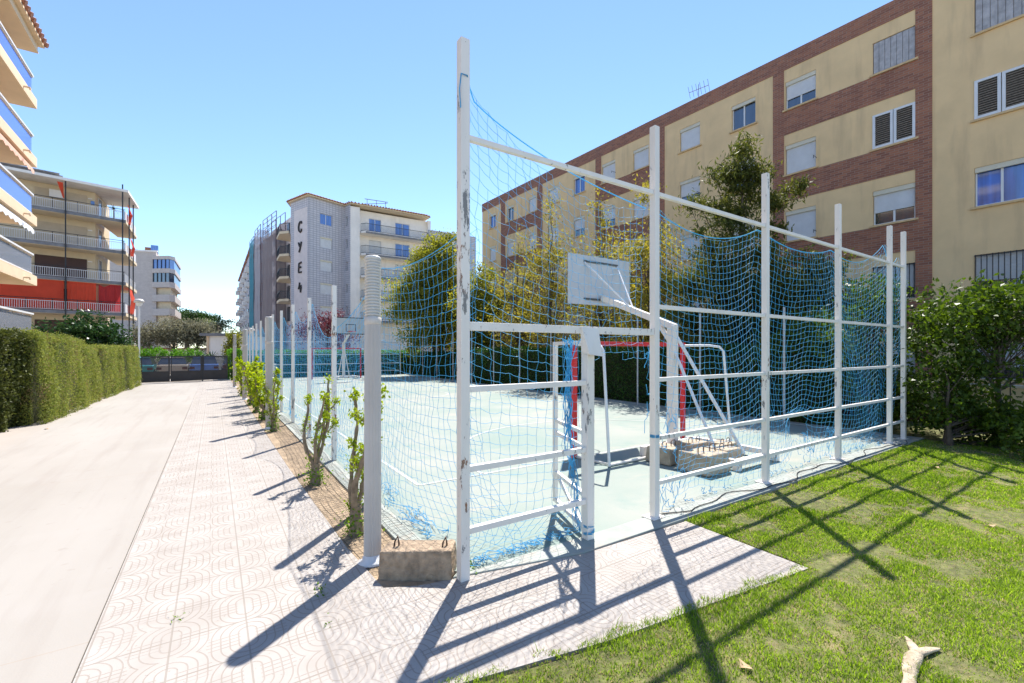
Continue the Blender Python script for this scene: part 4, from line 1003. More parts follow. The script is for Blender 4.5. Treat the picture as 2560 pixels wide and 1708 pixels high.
kinds = {'A1': ['half', 'roller', 'roller', 'roller', 'roller'], 'A2': ['plank', 'louvre', 'half', 'barred', 'roller'], 'B1': ['roller', 'half', 'roller', 'roller', 'barred'], 'B2': ['slide_dark', 'half', 'roller', 'roller', 'roller'],
         'C1': ['roller', 'half', 'roller', 'roller', 'roller'], 'C2': ['roller', 'roller', 'roller', 'half', 'roller'], 'D1': ['roller', 'roller', 'half', 'roller', 'roller'], 'D2': ['slide', 'half', 'roller', 'roller', 'roller'],
         'E1': ['slide_dark', 'roller', 'roller', 'roller', 'roller'], 'E2': ['roller', 'roller', 'half', 'roller', 'roller'], 'F': ['slide', 'roller', 'roller', 'roller', 'roller'], 'Z': ['plank', 'louvre', 'curtain', 'barred', 'barred'], 'Y': ['roller', 'roller', 'half', 'barred', 'roller']}
hs = []; wl = []
for k, (a, b) in cols.items():
    for i in range(5):
        c = SL[i]; d = c + HT[i]; hs.append((a, b, c, d)); wl.append((a, b, c, d, kinds[k][i]))
m = MB(); fR.holes(m, -9.5, 28.72, -.1, 14.8, hs, .17)
back = [fR.p(28.72, 0, 0)[:2], fR.p(28.72, -11, 0)[:2], fR.p(-9.5, -11, 0)[:2], fR.p(-9.5, 0, 0)[:2]]
for i in range(3): (x0, y0), (x1, y1) = back[i], back[i + 1]; m.quad((x0, y0, -.1), (x1, y1, -.1), (x1, y1, 14.8), (x0, y0, 14.8))
m.add([(x, y, 14.79) for x, y in back], [(0, 1, 2, 3)])
m.build('wall', M['beige'], rb)
m = MB(); PR = .022
zb = [(13.78 + .37, 14.86), (11.30, 12.32), (8.40, 9.47), (5.50, 6.57), (2.62, 3.70)]
fR.box(m, -.95, 28.74, 14.16, 14.86, -.3, PR)                      # parapet
for t0, t1, pw in ((-.95, 4.33, .45), (9.95, 15.08, .48), (20.39, 25.77, .6)):
    fR.box(m, t0, t0 + pw, 0, 14.158, -.05, PR); fR.box(m, t1 - pw, t1, 0, 14.158, -.05, PR)
    for c, d in zb[1:]: fR.box(m, t0 + pw + .002, t1 - pw - .002, c, d, -.05, PR - .003)
m.build('brickwork', M['brick'], rb)
for a, b, c, d, k in wl: window(fR, rb, a, b, c, d, k)
m = MB()                                                            # drying rods
for t, z in ((2.62, 9.9), (2.62, 6.85), (13.4, 12.75), (7.8, 9.9)): m.tube([fR.p(t, .02, z), fR.p(t - .05, .45, z - .02), fR.p(t - .05, .47, z - .14)], .012, 5); 
m.build('drying_rod', M['dark_metal'], rb)
an = thing('tv_aerial', 'small rusty TV aerial on the roof of the yellow block', 'aerial', fR.p(8.3, -1.2, 14.8))
m = MB(); b0 = Vector(fR.p(8.3, -.6, 14.7)); m.tube([b0, b0 + Vector((0, 0, 1.2))], .014, 5)
q = b0 + Vector((0, 0, .8)); m.tube([q + Vector((-.2, -.7, -.05)), q + Vector((.2, .7, .35))], .014, 4)
for k in range(6): c_ = q + Vector((-.2, -.7, -.05)).lerp(Vector((.2, .7, .35)), k / 5); m.tube([c_ + Vector((.1, 0, -.28)), c_ + Vector((-.1, 0, .28))], .009, 4)
m.build('mast', M['rebar'], an)

# low garden wall with railing, right edge
gw = thing('garden_wall', 'low beige wall with maroon base and thin black railing behind the shrubs', 'wall', (15.6, 4, 0))
m = MB(); m.box(15.5, 15.7, -6, 12, .42, 1.02); m.build('wall', M['cream'], gw)
m = MB(); m.box(15.47, 15.73, -6, 12, -.08, .418); m.build('plinth', M['maroon'], gw)
m = MB(); m.box(15.44, 15.76, -6, 12, 1.022, 1.08); m.build('coping', M['pale_kerb'], gw)
m = MB(); y = -5.9
while y < 12: m.box(15.30, 15.32, y, y + .02, -.05, 1.25); y += .28
m.box(15.298, 15.322, -6, 12, 1.25, 1.28); m.build('railing', M['black_metal'], gw)

# --- peach balconied block at the left edge
lb = thing('balcony_building', 'peach block with blue glass balconies cut off by the left picture edge', 'building', (-9.5, 27, 0), 'blocks along the left side')
u1 = Vector((math.sin(R(-1.1)), math.cos(R(-1.1)))); fB = Fr((-7.25, 31.4), (-u1.x, -u1.y), 1)      # t towards the camera
if fB.n.x < 0: fB.n = -fB.n
m = MB(); fB.box(m, 2.0, 26, 0, 16.9, -9, -2.3); m.build('wall', M['peach'], lb)
for i, zb_ in enumerate((2.18, 5.08, 8.0, 10.9, 13.8)):
    m = MB(); fB.box(m, 0, 26, zb_ + .06, zb_ + .46, -.14, 0); fB.box(m, 0, .14, zb_ + .06, zb_ + .46, -2.6, -.142); fB.box(m, .001, 26, zb_, zb_ + .058, -2.6, -.001); s_ = m.build('balcony_slab', M['peach'], lb)
    gm = 'glass_rail' if i > 1 else 'glass_grey'
    g = MB(); fB.box(g, .22, 26, zb_ + .62, zb_ + 1.38, -.16, -.145); fB.box(g, .20, .215, zb_ + .62, zb_ + 1.38, -2.4, -.20); g.build('glass_panel', M[gm], s_)
    g = MB(); fB.box(g, .12, 26, zb_ + 1.46, zb_ + 1.54, -.20, -.08); fB.box(g, .12, .20, zb_ + 1.46, zb_ + 1.54, -2.4, -.202)
    fB.box(g, .2, 26, zb_ + .55, zb_ + .60, -.18, -.12)
    for k in range(18): t_ = .2 + k * 1.45; fB.box(g, t_, t_ + .05, zb_ + .46, zb_ + .62, -.18, -.12); fB.box(g, t_, t_ + .05, zb_ + 1.38, zb_ + 1.46, -.18, -.12)
    g.build('railing', M['white_rail'], s_)
    q = MB(); fB.box(q, 2.0, 2.06, zb_ + .12, zb_ + .18, .001, .22); fB.box(q, 1.98, 2.08, zb_ + .06, zb_ + .12, .18, .24); q.build('drain_spout', M['peach'], s_)
m = MB(); fB.box(m, -.15, 26, 16.62, 16.7, -3, .02); fB.box(m, -.12, 26, 16.7, 17.0, -3, -.001); fB.box(m, -.25, 26, 17.0, 17.12, -3.2, .22); m.build('eaves', M['peach'], lb)
m = MB()
for k in range(62): t_ = -.2 + k * .42; m.tube([fB.p(t_, .34, 17.16), fB.p(t_, -3.2, 18.5)], .13, 6)
m.build('roof', M['roof_tile'], lb)
for zb_ in (10.9, 8.0):
    m = MB(); n_ = 40; vs = []
    for k in range(n_ + 1):
        t_ = .55 + k * .3
        vs += [fB.p(t_, -.16, zb_ - .02), fB.p(t_, .02, zb_ - .30), fB.p(t_, .03, zb_ - .44 - (.10 if k % 2 else 0))]
    m.add(vs, [(3 * k, 3 * k + 3, 3 * k + 4, 3 * k + 1) for k in range(n_)] + [(3 * k + 1, 3 * k + 4, 3 * k + 5, 3 * k + 2) for k in range(n_)])
    m.build('awning', M['pink_cloth'] if zb_ > 9 else M['white_rail'], lb)

# --- cream block with red awnings
C = Vector((-6.6, 53.0)); e = Vector((-math.cos(R(12.6)), -math.sin(R(12.6))))
fL = Fr(C, e, 1)
if fL.n.y > 0: fL.n = -fL.n
n_ = fL.n
rd = thing('awning_building', 'cream apartment block with white balcony railings and red awnings', 'building', (-10, 55, 0), 'blocks along the left side')
pA = C + e * 1.9 - n_ * 1.9; pA2 = C + e * 1.1 - n_ * 4.6; pB = C + e * 26 - n_ * 1.9; pB2 = C + e * 26 - n_ * 12
wp = [tuple(pA), tuple(pB), tuple(pB2), (pA2.x, pA2.y + 2.6), tuple(pA2)]
m = MB(); m.prism(wp, 0, 16.1); m.build('wall', M['cream'], rd)
FL = [2.19, 5.0, 7.78, 10.58, 13.4]
sp_ = [tuple(C), tuple(C + e * 26), tuple(C + e * 26 - n_ * 2.1), tuple(C + e * 1.5 - n_ * 2.1), (C.x - 1.5, C.y + 7), (C.x - .05, C.y + 7)]
sp2 = [(p[0] + .0, p[1]) for p in sp_]
for i, z in enumerate(FL):
    m = MB(); m.prism(sp_, z, z + .26); sl = m.build('balcony_slab', M['slab_grey'] , rd)
    # underside and side edge are painted cream
    q = MB(); q.prism([(C.x + .004, C.y + .03), (C.x + .02, C.y + .03), (C.x + .02, C.y + 7), (C.x + .004, C.y + 7)], z - .02, z + .265); q.prism([(p[0] * .999 + C.x * .001, p[1] + .04) for p in sp_], z - .03, z - .004); q.build('painted_edge', M['cream'], sl)
    # railing bars along the front
    r_ = MB(); t_ = .06
    while t_ < 15: fL.box(r_, t_, t_ + .028, z + .34, z + 1.0, -.07, -.045); t_ += .128
    fL.box(r_, .02, 15, z + .98, z + 1.02, -.075, -.04); fL.box(r_, .02, 15, z + .32, z + .35, -.075, -.04); r_.build('railing', M['white_rail'], sl)
    r_ = MB(); fL.box(r_, .02, 15, z + 1.16, z + 1.20, -.08, -.04)
    for k in range(8): fL.box(r_, .1 + k * 1.5, .14 + k * 1.5, z + .26, z + 1.2, -.11, -.076)
    r_.build('handrail', M['black_metal'], sl)
    r_ = MB()
    if i != 2: r_.box(C.x - .10, C.x - .05, C.y + .25, C.y + 6.8, z + .34, z + 1.1)
    else:
        y = C.y + .2
        while y < C.y + 6.8: r_.box(C.x - .10, C.x - .07, y, y + .03, z + .3, z + 1.05); y += .13
    r_.build('side_parapet', M['white_rail'], sl)
rf = [tuple(C - e * .15 + n_ * .25), tuple(C + e * 26 + n_ * .25), tuple(C + e * 26 - n_ * 12), (C.x, C.y + 5.4), (C.x + .35, C.y + 5.4)]
m = MB(); m.prism(rf, 16.12, 16.34); m.build('roof', M['white_render'], rd)
m = MB(); fL.box(m, 4.0, 26, 16.342, 16.66, -4, -.5); fL.box(m, 4.2, 26, 16.66, 16.74, -4.2, -.2); m.build('roof_terrace', M['slab_grey'], rd)
for t_ in (3.85, .22):
    m = MB(); fL.box(m, t_ - .045, t_ + .045, 0, 16.1 + (.7 if t_ < 1 else 0), -.02 + .04, .06 + .04); m.build('awning_pole', M['black_metal'], rd)
for y in (C.y + 1.5, C.y + 4):
    m = MB(); m.box(C.x + .02, C.x + .11, y - .05, y + .05, 0, 16.1); m.build('awning_pole', M['black_metal'], rd)
for t0, t1, mt in ((3.95, 14, 'red_cloth'), (1.95, 3.75, 'red_cloth'), (.32, 1.8, 'red_cloth_dull')):
    m = MB(); k = 24
    vs = []
    for j in range(k + 1):
        t_ = t0 + (t1 - t0) * j / k; w = .012 * math.sin(j * 1.9) + (.02 * math.sin(j * .8) if mt != 'red_cloth' else 0)
        ztop = 7.74 - (.28 * max(0, 1 - abs(t_ - 1.45) / .45) if mt == 'red_cloth_dull' else 0)
        vs += [fL.p(t_, -.10 + w, ztop), fL.p(t_, -.12 + w * 2, 6.4), fL.p(t_, -.13 + w, 5.30)]
    m.add(vs, [(3 * j + a, 3 * j + 3 + a, 3 * j + 4 + a, 3 * j + 1 + a) for j in range(k) for a in (0, 1)]); o = m.build('awning', M[mt], rd)
    if t0 < 1: o['label'] = 'dull red awning with a torn sagging top corner'
for (y0, y1, z0, z1) in ((C.y + 1.8, C.y + 4.6, 5.4, 7.74), (C.y + 2.6, C.y + 3.9, 10.9, 12.6), (C.y + 1.2, C.y + 2.0, 13.6, 15.4)):
    m = MB(); k = 16; vs = []
    for j in range(k + 1): y = y0 + (y1 - y0) * j / k; b_ = .10 * math.sin(math.pi * j / k); vs += [(C.x - .02, y, z1), (C.x + .16 + b_ + .03 * math.sin(j * 2), y, (z0 + z1) / 2), (C.x + .03 + b_, y, z0)]
    m.add(vs, [(3 * j + a, 3 * j + 3 + a, 3 * j + 4 + a, 3 * j + 1 + a) for j in range(k) for a in (0, 1)]); m.build('side_awning', M['red_cloth'], rd)
m = MB(); vs = [fL.p(4.0, -.1, 16.0), fL.p(4.35, -.1, 16.0), fL.p(4.0, -.1, 14.7), fL.p(3.92, -.1, 14.7)]; m.add(vs, [(0, 1, 2, 3)]); m.build('furled_awning', M['red_cloth'], rd)
fW = Fr(pA, e, 1); fW.n = n_
for z, k in ((2.45, 'brown'), (7.95, 'brown'), (10.8, 'cream'), (13.65, 'cream'), (5.2, 'brown')):
    m = MB(); fW.box(m, .55, 3.75, z, z + 2.05, .004, .05); m.build('shutter', M[k + '_shutter'], rd)
m = MB(); fW.box(m, 5.2, 9.5, 14.0, 15.6, .004, .07); m.build('terrace_window', M['glass_dark'], rd)
m = MB()
for t_ in (5.15, 6.6, 8.0, 9.5): fW.box(m, t_, t_ + .08, 13.6, 15.95, .075, .12)
fW.box(m, 5.15, 9.6, 15.2, 15.28, .122, .15); fW.box(m, 5.15, 9.6, 15.28, 15.9, .075, .10); m.build('window_frame', M['white_rail'], rd)
m = MB(); fW.box(m, 2.0, 2.9, 15.0, 15.62, .10, .42); m.build('air_conditioner', M['white_render'], rd)
m = MB(); fW.box(m, -.15 + .2, .30, 14.95, 15.3, .004, .05); o = m.build('wall_plate', M['glass_blue'], rd)
q = (pA2 - pA).normalized(); fD = Fr(pA, q, 1)
fD.n = Vector((q.y, -q.x)); 
if fD.n.x < 0: fD.n = -fD.n
for z in FL:
    m = MB(); fD.box(m, .8, 1.7, z + .27, z + 2.4, .004, .04); m.build('door', M['glass_dark'], rd)
    m = MB(); fD.box(m, .74, .80, z + .27, z + 2.46, .004, .07); fD.box(m, 1.70, 1.76, z + .27, z + 2.46, .004, .07); fD.box(m, .80, 1.70, z + 2.402, z + 2.46, .004, .07); m.build('door_frame', M['white_rail'], rd)
m = MB()
for z in (10.58, 7.78, 13.4): fW.box(m, -.1 + .3, .5, z + 2.0, z + 2.1, .004, .1)
m.build('wall_lamp', M['white_render'], rd)
fronds('potted_palm', 'potted palm plant on the top corner balcony of the red-awning block', tuple(C + e * .75 - n_ * .7) + (13.67,), .9, 26, .75, 'palm', .3, .05, 'plant', None, .035, 1.3)

# --- white brick tower further back
wb = thing('white_brick_building', 'pale brick block with stacked corner balconies beyond the red-awning block', 'building', (-12, 122, 0))
m = MB(); m.prism([(-24, 124), (-9.9, 118.4), (-9.2, 133), (-22, 136)], 0, 22.3); m.build('wall', M['white_brick'], wb)
m = MB(); m.prism([(-9.9, 118.9), (-7.4, 117.3), (-7.0, 130), (-9.3, 131)], 0, 21.3); m.build('bay_wall', M['cream'], wb)
bp_ = [(-10.6, 118.3), (-7.6, 116.0), (-6.7, 117.2), (-6.3, 130), (-9.5, 131)]
for z0, z1 in ((20.7, 21.4), (17.9, 18.8), (14.9, 16.0), (12.0, 13.4), (9.1, 10.5), (6.2, 7.6)):
    m = MB(); m.prism(bp_, z0, z1); m.build('balcony', M['white_brick'], wb)
for z0, z1, mt in ((18.82, 20.68, 'glass_blue'), (16.02, 17.88, 'glass_dark')):
    m = MB(); m.prism([(-10.4, 118.35), (-7.62, 116.25), (-6.85, 117.3), (-6.5, 130), (-9.5, 130.9)], z0, z1); wn = m.build('glazed_balcony', M[mt], wb)
    q = MB()
    for k in range(5): p = Vector((-10.4, 118.3)).lerp(Vector((-7.6, 116.2)), k / 4); q.box(p.x - .06, p.x + .06, p.y - .12, p.y - .02, z0, z1)
    q.build('frame', M['black_metal'], wn)
m = MB(); m.box(-12, -10.4, 121, 123, 22.3, 23.6); m.box(-14.5, -12.2, 121, 124, 22.3, 22.9); m.build('chimney', M['roof_tile'], wb)
m = MB(); m.box(-10.9, -9.7, 119.6, 120.8, 22.302, 23.9); m.build('water_tank', M['glass_blue'], wb)
m = MB(); m.prism([(-24.2, 123.8), (-9.7, 118.1), (-9.6, 118.4), (-23.9, 124.1)], 22.302, 22.6); m.build('coping', M['white_render'], wb)

# --- tiled block with the letters
cy = thing('tiled_apartment_building', 'grey-tiled block with dark letters C Y E 4 on its corner strip and white balconies', 'building', (12, 60, 0))
K = Vector((9.4, 57.4)); a_ = Vector((.94, .342)); b_ = Vector((-.342, .94)); A1 = K + a_ * 4.68; B1 = K + b_ * 4.16
fa = Fr(K, a_, 1); fb = Fr(K, b_, 1)
if fa.n.y > 0: fa.n = -fa.n
if fb.n.x > 0: fb.n = -fb.n
W0 = Vector((14.2, 57.64)); ret = (W0 - A1); fr_ = Fr(A1, ret, 1)
if fr_.n.x > 0: fr_.n = -fr_.n
rows = [17.2, 14.34, 11.56, 8.75, 5.95, 3.1]
m = MB(); hs = [(1.4, 3.0, z, z + 1.32) for z in rows]; fa.holes(m, 0, 4.68, 0, 20.1, hs, .18)
hs2 = [(.35, .80, z + .35, z + 1.5) for z in rows]; fr_.holes(m, 0, ret.length, 0, 20.1, hs2, .2)
m.quad(fb.p(0, 0, 0), fb.p(4.16, 0, 0), fb.p(4.16, 0, 20.1), fb.p(0, 0, 20.1))
bk = [B1, B1 + Vector((3, 8)), Vector((24, 66)), Vector((24, 60)), W0]
for p, q in zip(bk[:-2], bk[1:-1]): m.quad((p.x, p.y, 0), (q.x, q.y, 0), (q.x, q.y, 20.1), (p.x, p.y, 20.1))
m.build('tiled_wall', M['tile_blue'], cy)
for i, z in enumerate(rows):
    window(fa, cy, 1.4, 3.0, z, z + 1.32, 'curtain' if i == 0 else 'roller', .18, None, box=i > 0)
    window(fr_, cy, .35, .80, z + .35, z + 1.5, 'slide_dark', .2, None, box=False)
m = MB(); fb.box(m, .32, 3.35, 0, 18.95, .004, .05); st = m.build('letter_strip', M['plaster_strip'], cy)
def glyph(zc, strokes, nm):
    m = MB(); tc = 1.83
    for pl in strokes:
        pts = [fb.p(tc - x * .78, .11, zc + y * 1.0) for x, y in pl]
        m.tube(pts, .115, 7, True, False)
    o = m.build('letter', M['letter'], st); o['label'] = 'dark letter ' + nm
glyph(16.75, [[(.45, .38), (.40, .6), (.1, .62), (-.25, .42), (-.42, .0), (-.32, -.42), (.05, -.62), (.38, -.5), (.45, -.25)]], 'C')
glyph(14.35, [[(-.40, .55), (-.2, .15), (.05, .02)], [(.42, .6), (.2, .1), (-.05, -.3), (-.25, -.62)]], 'Y')
glyph(11.85, [[(.42, .62), (-.28, .52), (-.38, 0), (-.40, -.55), (.42, -.55)], [(-.34, .02), (.28, .06)]], 'E')
glyph(9.45, [[(-.1, .62), (-.2, .2), (-.42, -.12), (.0, -.05), (.42, -.02)], [(.28, .28), (.22, -.1), (.12, -.6)]], '4')
m = MB(); fb.box(m, 0.05, .32, 0, 20.1, .002, .03); fb.box(m, 3.36, 4.16, 0, 20.1, .002, .03); fb.box(m, .32, 3.36, 18.955, 20.1, .002, .03); m.build('corner_tiles', M['tile_blue'], cy)
# white recess with balconies
fw = Fr((14.2, 57.64), (1, 0), 1)
if fw.n.y > 0: fw.n = -fw.n
m = MB(); fw.box(m, 0, 1.15, 0, 19.9, -1.9, 0); m.build('white_pilaster', M['white_render'], cy)
dh = []
for z in (17.0, 14.2, 11.4, 8.6, 5.8): dh += [(2.6, 4.2, z, z + 2.05), (6.1, 8.1, z, z + 2.05)]
m = MB(); f2 = Fr((14.2, 58.75), (1, 0), 1)
if f2.n.y > 0: f2.n = -f2.n
f2.holes(m, 1.15, 10.6, 0, 19.9, dh, .15); f2.box(m, 10.6, 11.0, 0, 19.9, -.6, .5); m.build('white_wall', M['white_render'], cy)
for j, (p, q, c, d) in enumerate(dh): window(f2, cy, p, q, c, d, 'curtain' if (j // 2) in (0, 1, 3) and not (j == 2) else 'roller', .15, None, box=False)
for z in (16.72, 13.92, 11.12, 8.32, 5.52):
    m = MB(); m.prism([fw.p(1.3, -.1, 0)[:2], fw.p(1.75, .55, 0)[:2], fw.p(10.0, .55, 0)[:2], fw.p(10.5, -.1, 0)[:2], fw.p(10.5, -1.8, 0)[:2], fw.p(1.3, -1.8, 0)[:2]], z, z + .26); sl = m.build('balcony_slab', M['white_render'], cy)
    q = MB(); fw.box(q, 1.75, 10.0, z - .06, z + .18, .555, .60); q.build('stained_edge', M['slab_grey'], sl)
    q = MB(); path = [fw.p(1.32, -.12, 0), fw.p(1.77, .50, 0), fw.p(9.98, .50, 0), fw.p(10.46, -.12, 0)]
    for (p0, p1) in zip(path[:-1], path[1:]):
        p0 = Vector(p0); p1 = Vector(p1); k = max(2, int((p1 - p0).length / .15))
        for j in range(k + 1):
            p = p0.lerp(p1, j / k); o2 = Vector((fw.n.x, fw.n.y, 0)) * .13
            q.tube([p + Vector((0, 0, z + .28)), p + o2 + Vector((0, 0, z + .50)), p + Vector((0, 0, z + .9)), p + Vector((0, 0, z + 1.2))], .016, 4, False)
        q.bar(p0 + Vector((0, 0, z + 1.2)), p1 + Vector((0, 0, z + 1.2)), .05); q.bar(p0 + Vector((0, 0, z + .32)), p1 + Vector((0, 0, z + .32)), .04)
    q.build('iron_railing', M['black_metal'], sl)
m = MB(); fw.box(m, 10.62, 18, 0, 18.6, -6, -.3); m.build('right_wing', M['tile_blue'], cy)
m = MB(); fw.box(m, 13.0, 14.5, 16.0, 17.3, -.296, -.25); fw.box(m, 13.0, 14.5, 13.2, 14.5, -.296, -.25); m.build('wing_shutter', M['roller'], cy)
# cornice and tiled roof edge
def off(p, v): return (p.x + v[0], p.y + v[1])
roofp = [off(B1, (-.35, .1)), off(K, (-.2, -.42)), off(A1, (.0, -.35)), off(W0, (-.1, -.3)), (15.4, 57.4), (15.8, 57.3), (24.3, 57.3), (24.8, 57.7), (25, 68), (10, 68)]
m = MB(); m.prism(roofp, 20.12, 20.26); m.build('cornice', M['cream'], cy)
cen = Vector((18, 63)); m = MB()
rp2 = [(cen.x + (x - cen.x) * .35, cen.y + (y - cen.y) * .35) for x, y in roofp]
m.prism([(cen.x + (x - cen.x) * 1.02, cen.y + (y - cen.y) * 1.02) for x, y in roofp], 20.262, 20.6, rp2)
for (x0, y0), (x1, y1) in zip(roofp[:8], roofp[1:8] + [roofp[8]]):
    L0 = math.hypot(x1 - x0, y1 - y0); k = int(L0 / .36)
    for j in range(k):
        px, py = x0 + (x1 - x0) * (j + .5) / k, y0 + (y1 - y0) * (j + .5) / k; d = Vector((cen.x - px, cen.y - py)).normalized()
        m.tube([(px - d.x * .16, py - d.y * .16, 20.30), (px + d.x * 1.6, py + d.y * 1.6, 20.42)], .10, 6)
m.build('roof', M['roof_tile'], cy)
m = MB()
for k in range(3): m.bar((16.5 + k * 1.2, 58.5, 20.5), (16.5 + k * 1.2, 58.5, 21.45), .05)
m.bar((16.2, 58.5, 21.4), (19.2, 58.5, 21.5), .06); m.bar((16.2, 59.5, 21.0), (19.2, 58.6, 21.4), .05); m.build('solar_frame', M['scaffold'], cy)
for z in (16.4, 13.6, 10.8, 8.0):
    m = MB(); q_ = [B1 + Vector((-.25, .1)), B1 + Vector((-1.15, 1.2)), B1 + Vector((-1.1, 4.6)), B1 + Vector((1.0, 5.0))]
    m.prism([tuple(p) for p in q_], z, z + .3); cb_ = m.build('corner_balcony', M['cream'], cy); m = MB()
    p0 = Vector((*(B1 + Vector((-.3, .15))), z + .3)); p1 = Vector((*(B1 + Vector((-1.1, 1.25))), z + .3)); p2 = Vector((*(B1 + Vector((-1.05, 4.6))), z + .3))
    for s0, s1 in ((p0, p1), (p1, p2)):
        for j in range(10): p = s0.lerp(s1, j / 9); m.tube([p, p + Vector((-.08, -.05, .4)), p + Vector((0, 0, .95))], .02, 4, False)
        m.bar(s0 + Vector((0, 0, .95)), s1 + Vector((0, 0, .95)), .06)
    m.build('railing', M['black_metal'], cb_)

# --- block under scaffolding and the stepped block beyond
sb = thing('scaffolded_building', 'dark block wrapped in brown scaffolding mesh, left of the lettered corner', 'building', (9, 72, 0))
m = MB(); m.prism([(8.9, 63.0), (7.4, 74), (6.9, 90), (22, 90), (24, 68.5), (12, 68.2)], 0, 19.6); m.build('wall', M['plaster_strip'], sb)
m = MB()
for z in (17, 14.2, 11.4, 8.6, 5.8):
    for y in (66, 70, 73, 77, 81, 85):
        x = 8.95 - (y - 63) * .136 if y < 74 else 7.4 - (y - 74) * .031; m.box(x - .25, x - .02, y, y + 1.6, z, z + 1.9)
m.build('window', M['glass_dark'], sb)
def scaffold(name, label, p0, p1, h, levels, mt, dep=1.1, gap_top=2.4, pole='scaffold'):
    p0 = Vector(p0); p1 = Vector(p1); d = (p1 - p0); L0 = d.length; d.normalize(); nn = Vector((-d.y, d.x));
    if nn.x > 0: nn = -nn
    s_ = thing(name, label, 'scaffolding', (p0.x, p0.y, 0), 'scaffolding on the distant blocks')
    m = MB(); k = max(1, int(L0 / 1.9))
    for j in range(k + 1):
        for o_ in (0, dep): q = p0 + d * (L0 * j / k) + nn * o_; m.tube([(q.x, q.y, 0), (q.x, q.y, h)], .05, 5)
    for l_ in range(levels + 1):
        z = h * l_ / levels
        for o_ in (0, dep): q = p0 + nn * o_; q1 = p1 + nn * o_; m.bar((q.x, q.y, z), (q1.x, q1.y, z), .05); 
        if l_ == levels:
            for zz in (.6, 1.2, 1.8): q = p0 + nn * dep; q1 = p1 + nn * dep; m.bar((q.x, q.y, z - zz), (q1.x, q1.y, z - zz), .04)
        if l_ < levels: q = p0 + nn * dep; q1 = p1 + nn * dep; m.bar((q.x, q.y, z + .9), (q1.x, q1.y, z + .9), .04)
    for j in range(k): q = p0 + d * (L0 * j / k) + nn * dep; q1 = p0 + d * (L0 * (j + 1) / k) + nn * dep; m.bar((q.x, q.y, h - 4.8), (q1.x, q1.y, h - 2.4), .04); m.bar((q.x, q.y, h - 2.4), (q1.x, q1.y, h), .04)
    m.build('pole_frame', M[pole], s_)
    m = MB()
    for l_ in range(1, levels): z = h * l_ / levels; a0 = p0 + nn * .05; a1 = p1 + nn * .05; m.prism([tuple(a0), tuple(a1), tuple(p1 + nn * (dep - .05)), tuple(p0 + nn * (dep - .05))], z + .06, z + .12)
    m.build('deck', M['scaffold_red'], s_)
    m = MB(); o_ = dep + .06; zt_ = h - gap_top; kx, kz = 12, 16; vs = []
    for i in range(kx + 1):
        for j in range(kz + 1):
            q = p0 + d * (L0 * i / kx) + nn * (o_ + .05 * math.sin(i * 1.7 + j)); vs.append((q.x, q.y, zt_ * j / kz))
    m.add(vs, [(i * (kz + 1) + j, (i + 1) * (kz + 1) + j, (i + 1) * (kz + 1) + j + 1, i * (kz + 1) + j + 1) for i in range(kx) for j in range(kz)])
    for p_ in (p0, p1): q = p_ + nn * o_; m.quad((p_.x, p_.y, 0), (q.x, q.y, 0), (q.x, q.y, zt_), (p_.x, p_.y, zt_))
    m.build('mesh_sheet', M[mt], s_)
scaffold('scaffold', 'large brown meshed scaffold beside the lettered corner', (8.05, 67.2), (7.0, 73.6), 20.5, 7, 'debris_brown')
scaffold('scaffold', 'pale meshed scaffold between the brown and the teal ones', (6.9, 76.0), (6.5, 81.0), 20.6, 7, 'debris_white', gap_top=.8)
scaffold('scaffold', 'narrow teal meshed scaffold farthest left', (6.6, 84.5), (6.3, 89.5), 20.6, 7, 'debris_teal', gap_top=.4)
fbk = thing('stepped_building', 'far grey block stepping down towards the palms, with dark windows', 'building', (8, 110, 0))
m = MB()
for i in range(6): m.box(5.75, 22, 93 + i * 8.2, 99.2 + i * 8.2, 0, 20.3); m.box(6.4, 22, 99.2 + i * 8.2, 101.2 + i * 8.2, 0, 19.6)
m.build('wall', M['tile_blue'], fbk)
m = MB()
for i in range(6): m.box(5.4, 22, 92.7 + i * 8.2, 99.5 + i * 8.2, 20.302, 20.6)
m.build('roof', M['roof_tile'], fbk)
m = MB()
for i in range(6):
    for z in (17, 14.2, 11.4, 8.6, 5.8): m.box(5.6, 5.745, 94 + i * 8.2, 96 + i * 8.2, z, z + 1.5); m.box(6.28, 6.395, 99.5 + i * 8.2, 100.9 + i * 8.2, z, z + 1.6)
m.build('window', M['glass_dark'], fbk)
m = MB()
for i in range(6):
    for z in (16.6, 13.8, 11.0, 8.2, 5.4): m.box(4.9, 5.74, 97 + i * 8.2, 99 + i * 8.2, z, z + .9)
m.build('balcony', M['white_render'], fbk)

# --- hut and low wall behind the gate
ht = thing('hut', 'small white flat-roofed hut with stained walls behind the driveway gate', 'hut', (.7, 50.5, 0))
m = MB(); m.prism([(-.45, 50.9), (2.9, 48.9), (5, 53), (1.5, 55)], 0, 3.25); m.build('wall', M['white_render'], ht)
m = MB(); m.prism([(-1.1, 50.8), (2.9, 48.5), (5.4, 53), (1.4, 55.4)], 3.252, 3.5); m.build('roof', M['slab_grey'], ht)
m = MB(); m.prism([(-.55, 50.82), (-.40, 50.73), (-.36, 50.82), (-.5, 50.92)], 0, 3.24); m.build('door_jamb', M['peach'], ht)
lw = thing('boundary_wall', 'low white wall with a tiled top beyond the parked cars', 'wall', (-6, 60, 0))
m = MB(); m.box(-16, 1.0, 61, 61.2, 0, 2.0); m.build('wall', M['white_render'], lw)
m = MB(); m.box(-16, 1.0, 60.85, 61.35, 2.0, 2.15); m.build('coping', M['roof_tile'], lw)

